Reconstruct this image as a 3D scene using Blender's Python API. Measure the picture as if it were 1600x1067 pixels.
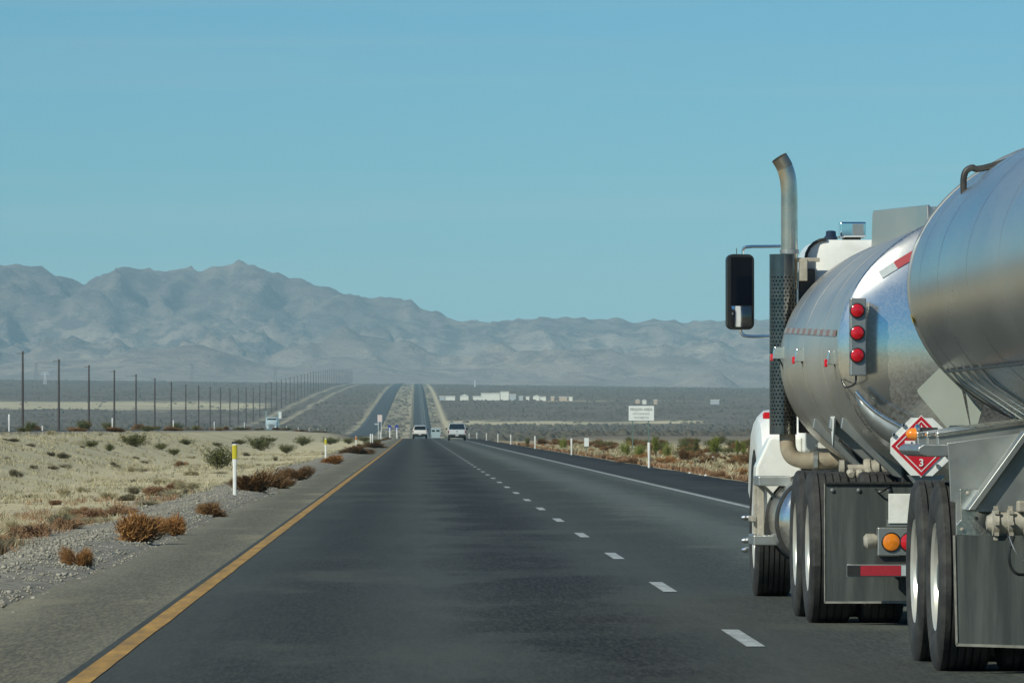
import bpy, math, random
import numpy as np
from mathutils import Vector, Matrix

# ------------------------------------------------------------------ scene, camera, sky, sun, exposure
for o in list(bpy.data.objects):
    bpy.data.objects.remove(o)
scene = bpy.context.scene
C = scene.collection
F = 9717.0            # focal length measured in photo pixels (1600 wide)
CAMH = 1.28           # eye height above the lane
VX, VY = 650.0, 670.0 # vanishing point of the near, level road

cam_d = bpy.data.cameras.new('camera')
cam = bpy.data.objects.new('camera', cam_d)
C.objects.link(cam)
cam_d.sensor_width = 36.0
cam_d.lens = F / 1600.0 * 36.0
cam_d.clip_start = 0.5
cam_d.clip_end = 90000.0
cam.location = (0, 0, CAMH)
cam.rotation_euler = (math.radians(90) + math.atan((VY - 533.5) / F), 0, -math.atan((800 - VX) / F))
cam_d.dof.use_dof = True
cam_d.dof.focus_distance = 39.0
cam_d.dof.aperture_fstop = 44.0
scene.camera = cam

SUN_EL, SUN_BACK = 36.0, 48.0     # elevation; degrees to the left of straight behind the camera
e, b = math.radians(SUN_EL), math.radians(SUN_BACK)
sun_pos = Vector((-math.sin(b) * math.cos(e), -math.cos(b) * math.cos(e), math.sin(e)))
world = bpy.data.worlds.new('World')
scene.world = world
world.use_nodes = True
wn = world.node_tree
wn.nodes.clear()
w_out = wn.nodes.new('ShaderNodeOutputWorld')
w_bg = wn.nodes.new('ShaderNodeBackground')
w_sky = wn.nodes.new('ShaderNodeTexSky')
w_sky.sky_type = 'NISHITA'
w_sky.sun_disc = False
w_sky.sun_elevation = e
w_sky.sun_rotation = math.atan2(sun_pos.x, sun_pos.y)
w_sky.altitude = 900.0
w_sky.air_density = 1.0
w_sky.dust_density = 0.0
w_sky.ozone_density = 3.0
w_tint = wn.nodes.new('ShaderNodeMix')
w_tint.data_type = 'RGBA'; w_tint.blend_type = 'MULTIPLY'
w_tint.inputs[0].default_value = 1.0
w_tint.inputs[7].default_value = (0.38, 0.82, 1.04, 1)
wn.links.new(w_sky.outputs[0], w_tint.inputs[6])
# thin cirrus streaks, laid over the whole sky dome
w_tc = wn.nodes.new('ShaderNodeTexCoord')
w_map = wn.nodes.new('ShaderNodeMapping')
w_map.inputs['Rotation'].default_value = (0, math.radians(3.0), 0)
w_map.inputs['Scale'].default_value = (3.0, 3.0, 120.0)
w_noise = wn.nodes.new('ShaderNodeTexNoise')
w_noise.inputs['Scale'].default_value = 1.6
w_noise.inputs['Detail'].default_value = 4.0
w_ramp = wn.nodes.new('ShaderNodeMapRange')
w_ramp.inputs[1].default_value = 0.5; w_ramp.inputs[2].default_value = 0.8
w_ramp.inputs[3].default_value = 0.0; w_ramp.inputs[4].default_value = 0.24
w_mix = wn.nodes.new('ShaderNodeMix')
w_mix.data_type = 'RGBA'
w_mix.inputs[7].default_value = (6.0, 7.0, 7.2, 1)
wn.links.new(w_tc.outputs['Generated'], w_map.inputs[0])
wn.links.new(w_map.outputs[0], w_noise.inputs[0])
wn.links.new(w_noise.outputs[0], w_ramp.inputs[0])
wn.links.new(w_ramp.outputs[0], w_mix.inputs[0])
wn.links.new(w_tint.outputs[2], w_mix.inputs[6])
wn.links.new(w_mix.outputs[2], w_bg.inputs[0])
w_bg.inputs[1].default_value = 0.076
wn.links.new(w_bg.outputs[0], w_out.inputs[0])

sun_d = bpy.data.lights.new('sun', 'SUN')
sun_d.energy = 4.3
sun_d.angle = math.radians(0.53)
sun_d.color = (1.0, 0.98, 0.82)
sun = bpy.data.objects.new('sun', sun_d)
C.objects.link(sun)
sun.rotation_euler = (-sun_pos).to_track_quat('-Z', 'Y').to_euler()
sun.location = sun_pos * 100

scene.view_settings.view_transform = 'Standard'
scene.view_settings.look = 'None'
scene.view_settings.gamma = 1.0
scene.view_settings.exposure = 0.0
scene.view_settings.use_curve_mapping = False

R = math.radians
rng = np.random.default_rng(7)
random.seed(7)

# ------------------------------------------------------------------ helpers
def tag(o, label=None, cat=None, group=None, kind=None):
    if label: o['label'] = label
    if cat: o['category'] = cat
    if group: o['group'] = group
    if kind: o['kind'] = kind
    return o

def thing(name, loc, label, cat, group=None, rz=0.0):
    o = bpy.data.objects.new(name, None)
    o.empty_display_size = 0.2
    C.objects.link(o)
    o.location = loc
    o.rotation_euler = (0, 0, rz)
    return tag(o, label, cat, group)

def copy_tree(o, parent=None):
    c = o.copy()
    C.objects.link(c)
    c.parent = parent
    for ch in o.children:
        copy_tree(ch, c)
    return c

def mesh_np(name, v, f, mats, parent=None, smooth=False, fmat=None, sharp=None):
    """v: (n,3) array, f: (m,k) array of equal sized faces"""
    me = bpy.data.meshes.new(name)
    v = np.asarray(v, dtype=np.float32); f = np.asarray(f, dtype=np.int32)
    k = f.shape[1]
    me.vertices.add(len(v)); me.vertices.foreach_set('co', v.ravel())
    me.loops.add(f.size); me.loops.foreach_set('vertex_index', f.ravel())
    me.polygons.add(len(f))
    me.polygons.foreach_set('loop_start', np.arange(0, f.size, k, dtype=np.int32))
    if fmat is not None:
        me.polygons.foreach_set('material_index', np.asarray(fmat, dtype=np.int32))
    if smooth:
        me.polygons.foreach_set('use_smooth', np.ones(len(f), dtype=bool))
    me.update(calc_edges=True)
    for m in (mats if isinstance(mats, (list, tuple)) else [mats]):
        me.materials.append(m)
    o = bpy.data.objects.new(name, me)
    C.objects.link(o)
    if parent: o.parent = parent
    return o

def ring_axes(d):
    d = Vector(d).normalized()
    a = Vector((0, 0, 1)) if abs(d.z) < 0.9 else Vector((1, 0, 0))
    u = d.cross(a).normalized()
    return u, d.cross(u).normalized()

class MB:
    """collects shapes given in world coordinates and links them as one mesh"""
    def __init__(self): self.v = []; self.f = []
    def add(self, vs, fs):
        n = len(self.v)
        self.v += [tuple(p) for p in vs]
        self.f += [tuple(i + n for i in q) for q in fs]
        return self
    def box(self, x0, x1, y0, y1, z0, z1):
        vs = [(x0,y0,z0),(x1,y0,z0),(x1,y1,z0),(x0,y1,z0),(x0,y0,z1),(x1,y0,z1),(x1,y1,z1),(x0,y1,z1)]
        return self.add(vs, [(0,3,2,1),(4,5,6,7),(0,1,5,4),(1,2,6,5),(2,3,7,6),(3,0,4,7)])
    def prism(self, pts, ext):
        n = len(pts); e_ = Vector(ext)
        vs = [Vector(p) for p in pts] + [Vector(p) + e_ for p in pts]
        fs = [tuple(range(n))[::-1], tuple(range(n, 2*n))]
        fs += [(i, (i+1) % n, n + (i+1) % n, n + i) for i in range(n)]
        return self.add(vs, fs)
    def loft(self, rings, caps=True, closed=True):
        n = len(rings[0]); vs = [p for r in rings for p in r]; fs = []
        for k in range(len(rings) - 1):
            for i in range(n if closed else n - 1):
                j = (i + 1) % n
                fs.append((k*n+i, k*n+j, (k+1)*n+j, (k+1)*n+i))
        if caps:
            fs.append(tuple(range(n))[::-1]); fs.append(tuple((len(rings)-1)*n + i for i in range(n)))
        return self.add(vs, fs)
    def tube(self, pts, r, seg=10, caps=True):
        pts = [Vector(p) for p in pts]
        rs = r if isinstance(r, (list, tuple)) else [r] * len(pts)
        rings = []; u = None
        for i, p in enumerate(pts):
            d = (pts[min(i+1, len(pts)-1)] - pts[max(i-1, 0)]).normalized()
            if u is None: u, w = ring_axes(d)
            else:
                u = (u - d * u.dot(d)).normalized(); w = d.cross(u).normalized()
            rings.append([p + (u * math.cos(2*math.pi*k/seg) + w * math.sin(2*math.pi*k/seg)) * rs[i] for k in range(seg)])
        return self.loft(rings, caps)
    def cyl(self, p0, p1, r, seg=12): return self.tube([p0, p1], r, seg)
    def lathe(self, prof, c, axis, seg=24, caps=True):
        """prof: list of (distance along axis, radius)"""
        c = Vector(c); ax = Vector(axis).normalized(); u, w = ring_axes(ax)
        rings = [[c + ax * a + (u * math.cos(2*math.pi*k/seg) + w * math.sin(2*math.pi*k/seg)) * r for k in range(seg)] for a, r in prof]
        return self.loft(rings, caps)
    def build(self, name, mat, parent=None, smooth=None, bevel=0.0, bseg=2):
        off = Vector((0, 0, 0)); p = parent
        while p: off += p.location; p = p.parent
        me = bpy.data.meshes.new(name)
        me.from_pydata([tuple(Vector(v) - off) for v in self.v], [], self.f)
        me.materials.append(mat)
        me.update()
        if smooth is not None:
            me.polygons.foreach_set('use_smooth', [True] * len(me.polygons))
            me.set_sharp_from_angle(angle=R(smooth))
        o = bpy.data.objects.new(name, me)
        C.objects.link(o)
        if parent: o.parent = parent
        if bevel:
            m = o.modifiers.new('bevel', 'BEVEL'); m.width = bevel; m.segments = bseg; m.limit_method = 'ANGLE'; m.angle_limit = R(40)
        return o

def smooth_path(pts, n=6):
    """Catmull-Rom through the points"""
    P_ = [Vector(p) for p in pts]; out = []
    for i in range(len(P_) - 1):
        a, b_, c, d = P_[max(i-1, 0)], P_[i], P_[i+1], P_[min(i+2, len(P_)-1)]
        for k in range(n):
            t = k / n
            out.append(0.5 * ((2*b_) + (c - a)*t + (2*a - 5*b_ + 4*c - d)*t*t + (3*b_ - a - 3*c + d)*t**3))
    out.append(P_[-1])
    return out

def P(x, y, d):
    """photo measurement (pixel, distance along the road) to metres"""
    return Vector(((x - VX) * d / F, d, CAMH + (VY - y) * d / F))

# ------------------------------------------------------------------ materials
MATS = {}
def nodes_of(name):
    m = bpy.data.materials.new(name); m.use_nodes = True
    nt = m.node_tree
    return m, nt, nt.nodes['Principled BSDF']

def set_in(bs, **kw):
    for k, v in kw.items():
        bs.inputs[k.replace('_', ' ')].default_value = v

def mat(name, col, rough=0.6, metal=0.0, var=0.15, scale=6.0, bump=0.0, bscale=40.0, stretch=(1,1,1), dirt=None, dirt_amt=0.0, dirt_scale=3.0, rvar=0.0, spec=0.5, coat=0.0, trans=0.0):
    """principled material with noise-driven tone, optional dirt layer and relief"""
    m, nt, bs = nodes_of(name)
    L = nt.links
    tc = nt.nodes.new('ShaderNodeTexCoord')
    mp = nt.nodes.new('ShaderNodeMapping'); mp.inputs['Scale'].default_value = stretch
    L.new(tc.outputs['Object'], mp.inputs[0])
    nz = nt.nodes.new('ShaderNodeTexNoise'); nz.inputs['Scale'].default_value = scale; nz.inputs['Detail'].default_value = 6
    L.new(mp.outputs[0], nz.inputs[0])
    rp = nt.nodes.new('ShaderNodeMapRange')
    rp.inputs[1].default_value = 0.3; rp.inputs[2].default_value = 0.7
    rp.inputs[3].default_value = 1 - var; rp.inputs[4].default_value = 1 + var
    L.new(nz.outputs[0], rp.inputs[0])
    mx = nt.nodes.new('ShaderNodeMix'); mx.data_type = 'RGBA'; mx.blend_type = 'MULTIPLY'; mx.inputs[0].default_value = 1
    mx.inputs[6].default_value = (*col, 1)
    L.new(rp.outputs[0], mx.inputs[7])
    out = mx.outputs[2]
    if dirt:
        n2 = nt.nodes.new('ShaderNodeTexNoise'); n2.inputs['Scale'].default_value = dirt_scale; n2.inputs['Detail'].default_value = 8; n2.inputs['Roughness'].default_value = 0.7
        L.new(mp.outputs[0], n2.inputs[0])
        r2 = nt.nodes.new('ShaderNodeMapRange'); r2.inputs[1].default_value = 0.42; r2.inputs[2].default_value = 0.72; r2.inputs[4].default_value = dirt_amt
        L.new(n2.outputs[0], r2.inputs[0])
        m2 = nt.nodes.new('ShaderNodeMix'); m2.data_type = 'RGBA'
        L.new(r2.outputs[0], m2.inputs[0]); L.new(out, m2.inputs[6]); m2.inputs[7].default_value = (*dirt, 1)
        out = m2.outputs[2]
        if metal > 0:
            r3 = nt.nodes.new('ShaderNodeMath'); r3.operation = 'MULTIPLY_ADD'
            L.new(r2.outputs[0], r3.inputs[0]); r3.inputs[1].default_value = -0.8 * metal; r3.inputs[2].default_value = metal
            L.new(r3.outputs[0], bs.inputs['Metallic'])
    L.new(out, bs.inputs['Base Color'])
    bs.inputs['Roughness'].default_value = rough
    if rvar:
        r4 = nt.nodes.new('ShaderNodeMapRange'); r4.inputs[1].default_value = 0.3; r4.inputs[2].default_value = 0.7
        r4.inputs[3].default_value = max(0.03, rough - rvar); r4.inputs[4].default_value = rough + rvar
        L.new(nz.outputs[0], r4.inputs[0]); L.new(r4.outputs[0], bs.inputs['Roughness'])
    if not (dirt and metal > 0): bs.inputs['Metallic'].default_value = metal
    bs.inputs['Specular IOR Level'].default_value = spec
    bs.inputs['Coat Weight'].default_value = coat
    if bump:
        n3 = nt.nodes.new('ShaderNodeTexNoise'); n3.inputs['Scale'].default_value = bscale; n3.inputs['Detail'].default_value = 5
        L.new(mp.outputs[0], n3.inputs[0])
        bp = nt.nodes.new('ShaderNodeBump'); bp.inputs['Strength'].default_value = bump; bp.inputs['Distance'].default_value = 0.02
        L.new(n3.outputs[0], bp.inputs['Height']); L.new(bp.outputs[0], bs.inputs['Normal'])
    MATS[name] = m
    return m

M = MATS
mat('white_paint', (0.78, 0.79, 0.76), 0.35, var=0.05, dirt=(0.42, 0.38, 0.30), dirt_amt=0.35, dirt_scale=2.5, coat=0.3)
mat('polished_aluminium', (0.76, 0.74, 0.68), 0.17, 0.97, var=0.03, scale=6, rvar=0.02, dirt=(0.55, 0.56, 0.54), dirt_amt=0.25, dirt_scale=60)
mat('brushed_aluminium', (0.68, 0.65, 0.57), 0.36, 0.92, var=0.05, scale=1.6, rvar=0.05, stretch=(1, 0.3, 1), dirt=(0.50, 0.47, 0.38), dirt_amt=0.35, dirt_scale=1.4)
mat('trailer_aluminium', (0.58, 0.58, 0.55), 0.28, 0.95, var=0.05, scale=1.4, rvar=0.05, stretch=(1, 0.25, 1), dirt=(0.36, 0.36, 0.33), dirt_amt=0.25, dirt_scale=1.2)
mat('placard_back', (0.40, 0.44, 0.39), 0.6, 0.1, var=0.06)
mat('exhaust_soot', (0.40, 0.36, 0.29), 0.35, 0.9, var=0.2, scale=8, dirt=(0.08, 0.07, 0.06), dirt_amt=0.5)
mat('dull_aluminium', (0.38, 0.40, 0.39), 0.42, 0.85, var=0.14, scale=8, dirt=(0.25, 0.24, 0.20), dirt_amt=0.5, dirt_scale=6)
mat('dusty_steel', (0.36, 0.34, 0.29), 0.7, 0.25, var=0.2, scale=14, dirt=(0.42, 0.38, 0.29), dirt_amt=0.7, dirt_scale=12, bump=0.2)
mat('exhaust_pipe', (0.62, 0.57, 0.47), 0.25, 1.0, var=0.12, scale=5, dirt=(0.22, 0.18, 0.12), dirt_amt=0.35, dirt_scale=7)
mat('rusty_pipe', (0.33, 0.29, 0.22), 0.75, 0.3, var=0.2, scale=12, dirt=(0.30, 0.20, 0.11), dirt_amt=0.6, dirt_scale=9, bump=0.15)
mat('chrome', (0.86, 0.87, 0.88), 0.07, 1.0, var=0.03, rvar=0.03)
mat('shield_metal', (0.17, 0.175, 0.17), 0.2, 1.0, var=0.15, scale=9, dirt=(0.10, 0.09, 0.08), dirt_amt=0.4)
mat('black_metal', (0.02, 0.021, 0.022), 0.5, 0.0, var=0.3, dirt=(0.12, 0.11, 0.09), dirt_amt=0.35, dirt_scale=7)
mat('black_plastic', (0.018, 0.02, 0.02), 0.4, var=0.2)
mat('tyre_rubber', (0.022, 0.023, 0.023), 0.75, var=0.25, scale=10, dirt=(0.10, 0.10, 0.085), dirt_amt=0.45, dirt_scale=9, bump=0.15, bscale=60)
mat('flap_rubber', (0.052, 0.062, 0.060), 0.5, var=0.16, scale=9, stretch=(1.6, 1, 0.12), dirt=(0.17, 0.18, 0.165), dirt_amt=0.4, dirt_scale=9, bump=0.03)
mat('flap_edge', (0.24, 0.24, 0.21), 0.8, var=0.25, scale=20)
mat('wheel_disc', (0.66, 0.66, 0.60), 0.35, 0.55, var=0.1, scale=8, dirt=(0.50, 0.46, 0.36), dirt_amt=0.6, dirt_scale=6)
mat('mirror_glass', (0.006, 0.009, 0.015), 0.05, 0.0, var=0.1, spec=0.06)  # near-black colour stands in for the dark cab side reflected in it
mat('old_red_tape', (0.36, 0.21, 0.17), 0.5, 0.5, var=0.2, scale=30)
mat('old_white_tape', (0.52, 0.50, 0.44), 0.45, 0.7, var=0.15, scale=30)
mat('glass_dark', (0.012, 0.015, 0.018), 0.06, 0.0, var=0.1, spec=0.7)
mat('red_lens', (0.55, 0.012, 0.02), 0.18, var=0.15, scale=60, coat=0.6)
mat('amber_lens', (0.75, 0.22, 0.015), 0.18, var=0.15, scale=60, coat=0.6)
mat('red_tape', (0.33, 0.012, 0.025), 0.6, var=0.12, scale=40)
mat('white_tape', (0.40, 0.45, 0.46), 0.6, var=0.08, scale=40)
mat('placard_red', (0.50, 0.012, 0.025), 0.45, var=0.08)
mat('placard_white', (0.76, 0.78, 0.75), 0.5, var=0.06, dirt=(0.45, 0.42, 0.36), dirt_amt=0.3, dirt_scale=20)
mat('print_black', (0.05, 0.055, 0.052), 0.5, var=0.1)
mat('sign_white', (0.70, 0.74, 0.72), 0.45, var=0.05, scale=3)
mat('faded_print', (0.17, 0.18, 0.175), 0.5, var=0.1)
mat('sign_blue', (0.02, 0.045, 0.30), 0.45, var=0.08)
mat('sign_post', (0.10, 0.17, 0.15), 0.6, 0.1, var=0.15)
mat('post_white', (0.80, 0.81, 0.78), 0.5, var=0.06, scale=5, dirt=(0.45, 0.40, 0.30), dirt_amt=0.3, dirt_scale=8)
mat('reflector_yellow', (0.55, 0.47, 0.03), 0.35, var=0.1, scale=30)
mat('reflector_orange', (0.62, 0.22, 0.03), 0.35, var=0.1, scale=30)
mat('pole_wood', (0.055, 0.034, 0.026), 0.85, var=0.3, scale=3, stretch=(6, 6, 0.4))
mat('insulator_grey', (0.35, 0.36, 0.36), 0.4, var=0.1)
mat('tower_steel', (0.62, 0.64, 0.64), 0.5, 0.4, var=0.1)
mat('tower_dark', (0.16, 0.16, 0.16), 0.6, 0.2, var=0.1)
mat('dark_red_lens', (0.22, 0.01, 0.015), 0.3, var=0.1)
mat('building_white', (0.74, 0.74, 0.66), 0.8, var=0.08, scale=0.05)
mat('building_grey', (0.40, 0.44, 0.47), 0.8, var=0.1, scale=0.05)
mat('building_tan', (0.50, 0.40, 0.30), 0.8, var=0.1, scale=0.05)
mat('roof_grey', (0.34, 0.34, 0.33), 0.8, var=0.1, scale=0.05)
mat('car_white', (0.58, 0.61, 0.61), 0.25, var=0.03, coat=0.7)
mat('car_warm_white', (0.68, 0.67, 0.61), 0.25, var=0.03, coat=0.7)
mat('car_pale', (0.36, 0.45, 0.46), 0.3, var=0.05, coat=0.5)
mat('bumper_black', (0.02, 0.021, 0.021), 0.55, var=0.2)
mat('yellow_sticker', (0.60, 0.46, 0.03), 0.5, var=0.1)
mat('lamp_blue', (0.05, 0.07, 0.11), 0.2, 0.5, var=0.2)
# ------------------------------------------------------------------ noise in numpy
def _hash(ix, iy, s):
    h = (ix.astype(np.int64) * 374761393 + iy.astype(np.int64) * 668265263 + s * 1442695041) & 0x7fffffff
    h = ((h ^ (h >> 13)) * 1274126177) & 0x7fffffff
    return ((h ^ (h >> 16)) & 0xffff) / 65535.0
def vnoise(x, y, s=0):
    x = np.asarray(x, float); y = np.asarray(y, float)
    ix = np.floor(x); iy = np.floor(y); fx = x - ix; fy = y - iy
    fx = fx*fx*fx*(fx*(fx*6-15)+10); fy = fy*fy*fy*(fy*(fy*6-15)+10)
    a, b_, c, d = _hash(ix, iy, s), _hash(ix+1, iy, s), _hash(ix, iy+1, s), _hash(ix+1, iy+1, s)
    return (a*(1-fx)+b_*fx)*(1-fy) + (c*(1-fx)+d*fx)*fy
def fbm(x, y, o=4, s=0, g=0.5):
    t = 0; a = 1; n = 0
    for k in range(o):
        t = t + a * vnoise(x * 2**k + 17.3*k, y * 2**k - 9.1*k, s + k); n += a; a *= g
    return t / n
def ridged(x, y, o=5, s=0):
    t = 0; a = 1; n = 0; w = 1.0
    for k in range(o):
        r = 1 - np.abs(2 * vnoise(x * 2.03**k + 5.7*k, y * 2.03**k + 3.3*k, s + k) - 1)
        r = r * r * w; t = t + a * r; n += a; a *= 0.5; w = np.clip(r * 1.6, 0, 1)
    return t / n
def sstep(a, b_, x):
    t = np.clip((np.asarray(x, float) - a) / (b_ - a), 0, 1)
    return t * t * (3 - 2 * t)

# ------------------------------------------------------------------ lie of the land
GD = np.array([-4000, 800, 880, 1000, 1300, 1700, 2100, 2600, 2900, 3250, 3640, 4070, 4875, 5785, 7000, 8300, 9600, 10600, 12000, 40000], float)
GZ = np.array([0, 0, -0.12, -0.5, -1.3, -2.6, -3.4, -3.0, -1.2, 1.5, 6.0, 11.8, 22.5, 34.3, 47.8, 60.0, 70.4, 74, 74, 74], float)
_dd = np.arange(-4000, 40000, 10.0)
_gg = np.interp(_dd, GD, GZ)
_k = np.ones(13) / 13
_gs = np.convolve(np.pad(_gg, 6, mode='edge'), _k, 'valid')
_gs = np.where(_dd < 740, 0.0, _gs)
def G(d): return np.interp(d, _dd, _gs)
def GL(d):   # the opposite carriageway rides on its own bank
    return G(d) + np.interp(d, [-4000, 900, 1400, 2200, 3000, 40000], [1.15, 1.15, 1.9, 2.0, 0.4, 0.4])
def GP(d):   # plain left and right
    return G(d) + np.interp(d, [-4000, 900, 1500, 2100, 2800, 3500, 40000], [0.2, 0.2, 2.0, 3.2, 2.4, 0.0, 0.0])

def ground_z(X, d):
    X = np.asarray(X, float); d = np.asarray(d, float)
    g, gl, gp = G(d), GL(d), GP(d)
    near = 1 - sstep(900, 1800, d)
    und = (fbm(X/7.0, d/11.0, 4, 3) - 0.5) * 0.5 * near + (fbm(X/1.3, d/1.7, 3, 11) - 0.5) * 0.10 * (1 - sstep(150, 500, d))
    # verge left of the road
    z = g + np.zeros_like(X)
    low = g - 0.30 + und
    left_mid = low + (gl - low) * sstep(-9.5, -18.0, X)
    z = np.where(X < -2.9, g + 0.03 + (left_mid - g - 0.03) * sstep(-3.3, -6.5, X) + 0.05 * np.exp(-((X + 3.5)/0.35)**2) + (fbm(X/0.4, d/0.5, 2, 5) - 0.5) * 0.05 * sstep(-2.9, -3.3, X) * (1 - sstep(120, 300, d)), z)
    z = np.where(X < -18.0, gl, z)
    z = np.where(X < -30.5, gl + (gp + und - gl) * sstep(-30.5, -44, X), z)
    right = g - 0.38 + und * 0.8
    right = right + (gp - g) * sstep(14, 45, X)
    z = np.where(X > 7.9, g + (right - g) * sstep(7.9, 10.0, X), z)
    # the plain rises a little to the left and falls to the right
    tilt = -0.0105 * np.clip(X, -3000, 3000) * sstep(3500, 8500, d) * sstep(35, 120, np.abs(X))
    rough = (fbm(X/60.0, d/90.0, 3, 21) - 0.5) * 1.6 * sstep(2600, 3600, d) * sstep(30, 70, np.abs(X))
    return z + tilt + rough

def hit(x, y):
    """where the sight line through a photo pixel meets the ground"""
    d = np.concatenate([np.arange(25, 1200, 0.5), np.arange(1200, 9600, 10)])
    X = (x - VX) * d / F; zr = CAMH + (VY - y) * d / F
    below = np.where(zr <= ground_z(X, d))[0]
    k = below[0] if len(below) else len(d) - 1
    return Vector((X[k], d[k], float(ground_z(X[k], d[k]))))

# ------------------------------------------------------------------ ground sheet
rows = np.concatenate([np.arange(-4000, -200, 400), np.arange(-200, 20, 10), np.arange(20, 140, 1.0), np.arange(140, 520, 3.0), np.arange(520, 1500, 12.0),
                       np.arange(1500, 3000, 50.0), np.arange(3000, 7000, 25.0), np.arange(7000, 12000, 100.0), np.arange(12000, 40001, 2000.0)])
cols = np.concatenate([[-30000, -15000, -8000, -5000, -3500], np.arange(-2500, -600, 150), np.arange(-600, -200, 20), np.arange(-200, -104, 6), np.arange(-104, -60, 1.6), np.arange(-60, -31, 2.0),
                       [-30.5, -28, -24, -20, -18.5], np.arange(-18, -6, 0.6), np.arange(-6, -2.9, 0.15), [-2.9, -2.0, 0, 2.5, 5, 7.9], np.arange(8.2, 12, 0.4), np.arange(12, 30, 1.0),
                       np.arange(30, 60, 3), np.arange(60, 200, 8), np.arange(200, 800, 25), np.arange(800, 2500, 150), [2600, 3500, 5000, 8000, 15000, 30000]])
XX, YY = np.meshgrid(cols, rows)
ZZ = ground_z(XX, YY)
ZZ = np.where((XX >= -2.9) & (XX <= 7.9), G(YY), ZZ)
nr, nc = XX.shape
idx = np.arange(nr * nc).reshape(nr, nc)
quads = np.stack([idx[:-1, :-1], idx[:-1, 1:], idx[1:, 1:], idx[1:, :-1]], -1).reshape(-1, 4)

# soil masks: pale sand, red-brown verge litter, gravel
warp = (fbm(XX/40.0, YY/60.0, 4, 31) - 0.5)
near = 1 - sstep(900, 1500, YY)
sand = np.where(XX < -2.9, 0.95, np.where(XX > 7.9, 0.62 - 0.42*sstep(18, 40, XX), 0.8)) * near
speck = fbm(XX/9.0, YY/26.0, 4, 131); speck2 = fbm(XX/25.0, YY/45.0, 4, 137)
corridor = sstep(-36, -30, XX) * (1 - sstep(13, 17, XX)) * 0.8
far_sand = corridor * sstep(1500, 2500, YY) * np.clip(0.15 + 1.1*sstep(0.32, 0.62, speck), 0, 1) * 0.75
ls = sstep(4260, 4330, YY + warp*260 + (speck2-.5)*300) * (1 - sstep(4740, 4920, YY + warp*300 + (speck2-.5)*260)) * sstep(-100, -116, XX + warp*30) * (0.55 + 0.4*sstep(0.3, 0.6, speck))
rs = sstep(3430, 3480, YY + (speck2-.5)*260) * (1 - sstep(3620, 3690, YY + (speck2-.5)*240)) * sstep(14, 18, XX) * (1 - sstep(60, 150, XX + warp*90)) * 0.9
rs2 = sstep(3540, 3560, YY + warp*160) * (1 - sstep(3660, 3690, YY + warp*160)) * sstep(118, 128, XX) * (1 - sstep(160, 172, XX))
rs3 = sstep(4980, 5020, YY + warp*120) * (1 - sstep(5120, 5150, YY)) * sstep(60, 80, XX) * (1 - sstep(190, 260, XX)) * 0.4
trk = np.exp(-((XX + 76 + warp*5)/1.7)**2) * sstep(2500, 3000, YY) * (0.05 + 1.0*fbm(XX/30, YY/70, 3, 55)) + np.exp(-((XX + 91 + warp*4)/2.0)**2) * sstep(2000, 2800, YY) * (0.0 + 0.95*fbm(XX/30, YY/70, 3, 56)) + np.exp(-((XX - 16.5)/1.7)**2) * sstep(1500, 2500, YY)
sand = np.clip(np.maximum.reduce([sand * np.ones_like(XX), far_sand, ls, rs, rs2, rs3, trk]), 0, 1)
red = np.where(XX > 7.9, (1 - sstep(11, 19, XX)) * (1 - sstep(700, 1000, YY)), 0) * 0.8
gravel = np.where(XX < -2.7, 1 - sstep(-4.2, -5.6, XX + warp*2.0), 0) * near
bank = sstep(-14.5, -17.5, XX) * (1 - sstep(-31, -34, -XX * -1)) * near
bank = np.where((XX < -15) & (XX > -33), sstep(-15, -17.5, XX), 0) * near
gravel = np.maximum(gravel, bank * 0.75)

m_ground, nt, bs = nodes_of('desert_soil')
L = nt.links
def N(t, **kw):
    n = nt.nodes.new(t)
    for k, v in kw.items(): setattr(n, k, v)
    return n
def noise(scale, detail=6, rough=0.6, src=None):
    n = N('ShaderNodeTexNoise'); n.inputs['Scale'].default_value = scale; n.inputs['Detail'].default_value = detail; n.inputs['Roughness'].default_value = rough
    L.new(src, n.inputs[0]); return n.outputs[0]
def rng_(src, a, b_, c=0.0, d=1.0):
    n = N('ShaderNodeMapRange'); n.inputs[1].default_value = a; n.inputs[2].default_value = b_; n.inputs[3].default_value = c; n.inputs[4].default_value = d
    L.new(src, n.inputs[0]); return n.outputs[0]
def mixc(f, a, b_, mode='MIX'):
    n = N('ShaderNodeMix', data_type='RGBA', blend_type=mode)
    if isinstance(f, float): n.inputs[0].default_value = f
    else: L.new(f, n.inputs[0])
    for s, k in ((a, 6), (b_, 7)):
        if isinstance(s, tuple): n.inputs[k].default_value = (*s, 1)
        else: L.new(s, n.inputs[k])
    return n.outputs[2]
def mathn(op, a, b_):
    n = N('ShaderNodeMath', operation=op)
    for s, k in ((a, 0), (b_, 1)):
        if isinstance(s, (int, float)): n.inputs[k].default_value = s
        else: L.new(s, n.inputs[k])
    return n.outputs[0]
def attr(nm):
    n = N('ShaderNodeAttribute'); n.attribute_name = nm; return n.outputs['Fac']
pos = N('ShaderNodeTexCoord').outputs['Object']
big = noise(0.05, 5, 0.6, pos); mid = noise(0.7, 6, 0.65, pos); fine = noise(9.0, 5, 0.7, pos); far_n = noise(0.012, 8, 0.7, pos)
scrub = mixc(rng_(far_n, 0.35, 0.65), (0.125, 0.105, 0.085), (0.19, 0.16, 0.125))
scrub = mixc(rng_(mid, 0.5, 0.62), scrub, (0.10, 0.092, 0.068))
sandc = mixc(rng_(mid, 0.35, 0.68), (0.60, 0.53, 0.33), (0.46, 0.41, 0.26))
sandc = mixc(rng_(big, 0.45, 0.65, 0, 0.6), sandc, (0.64, 0.57, 0.37))
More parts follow.
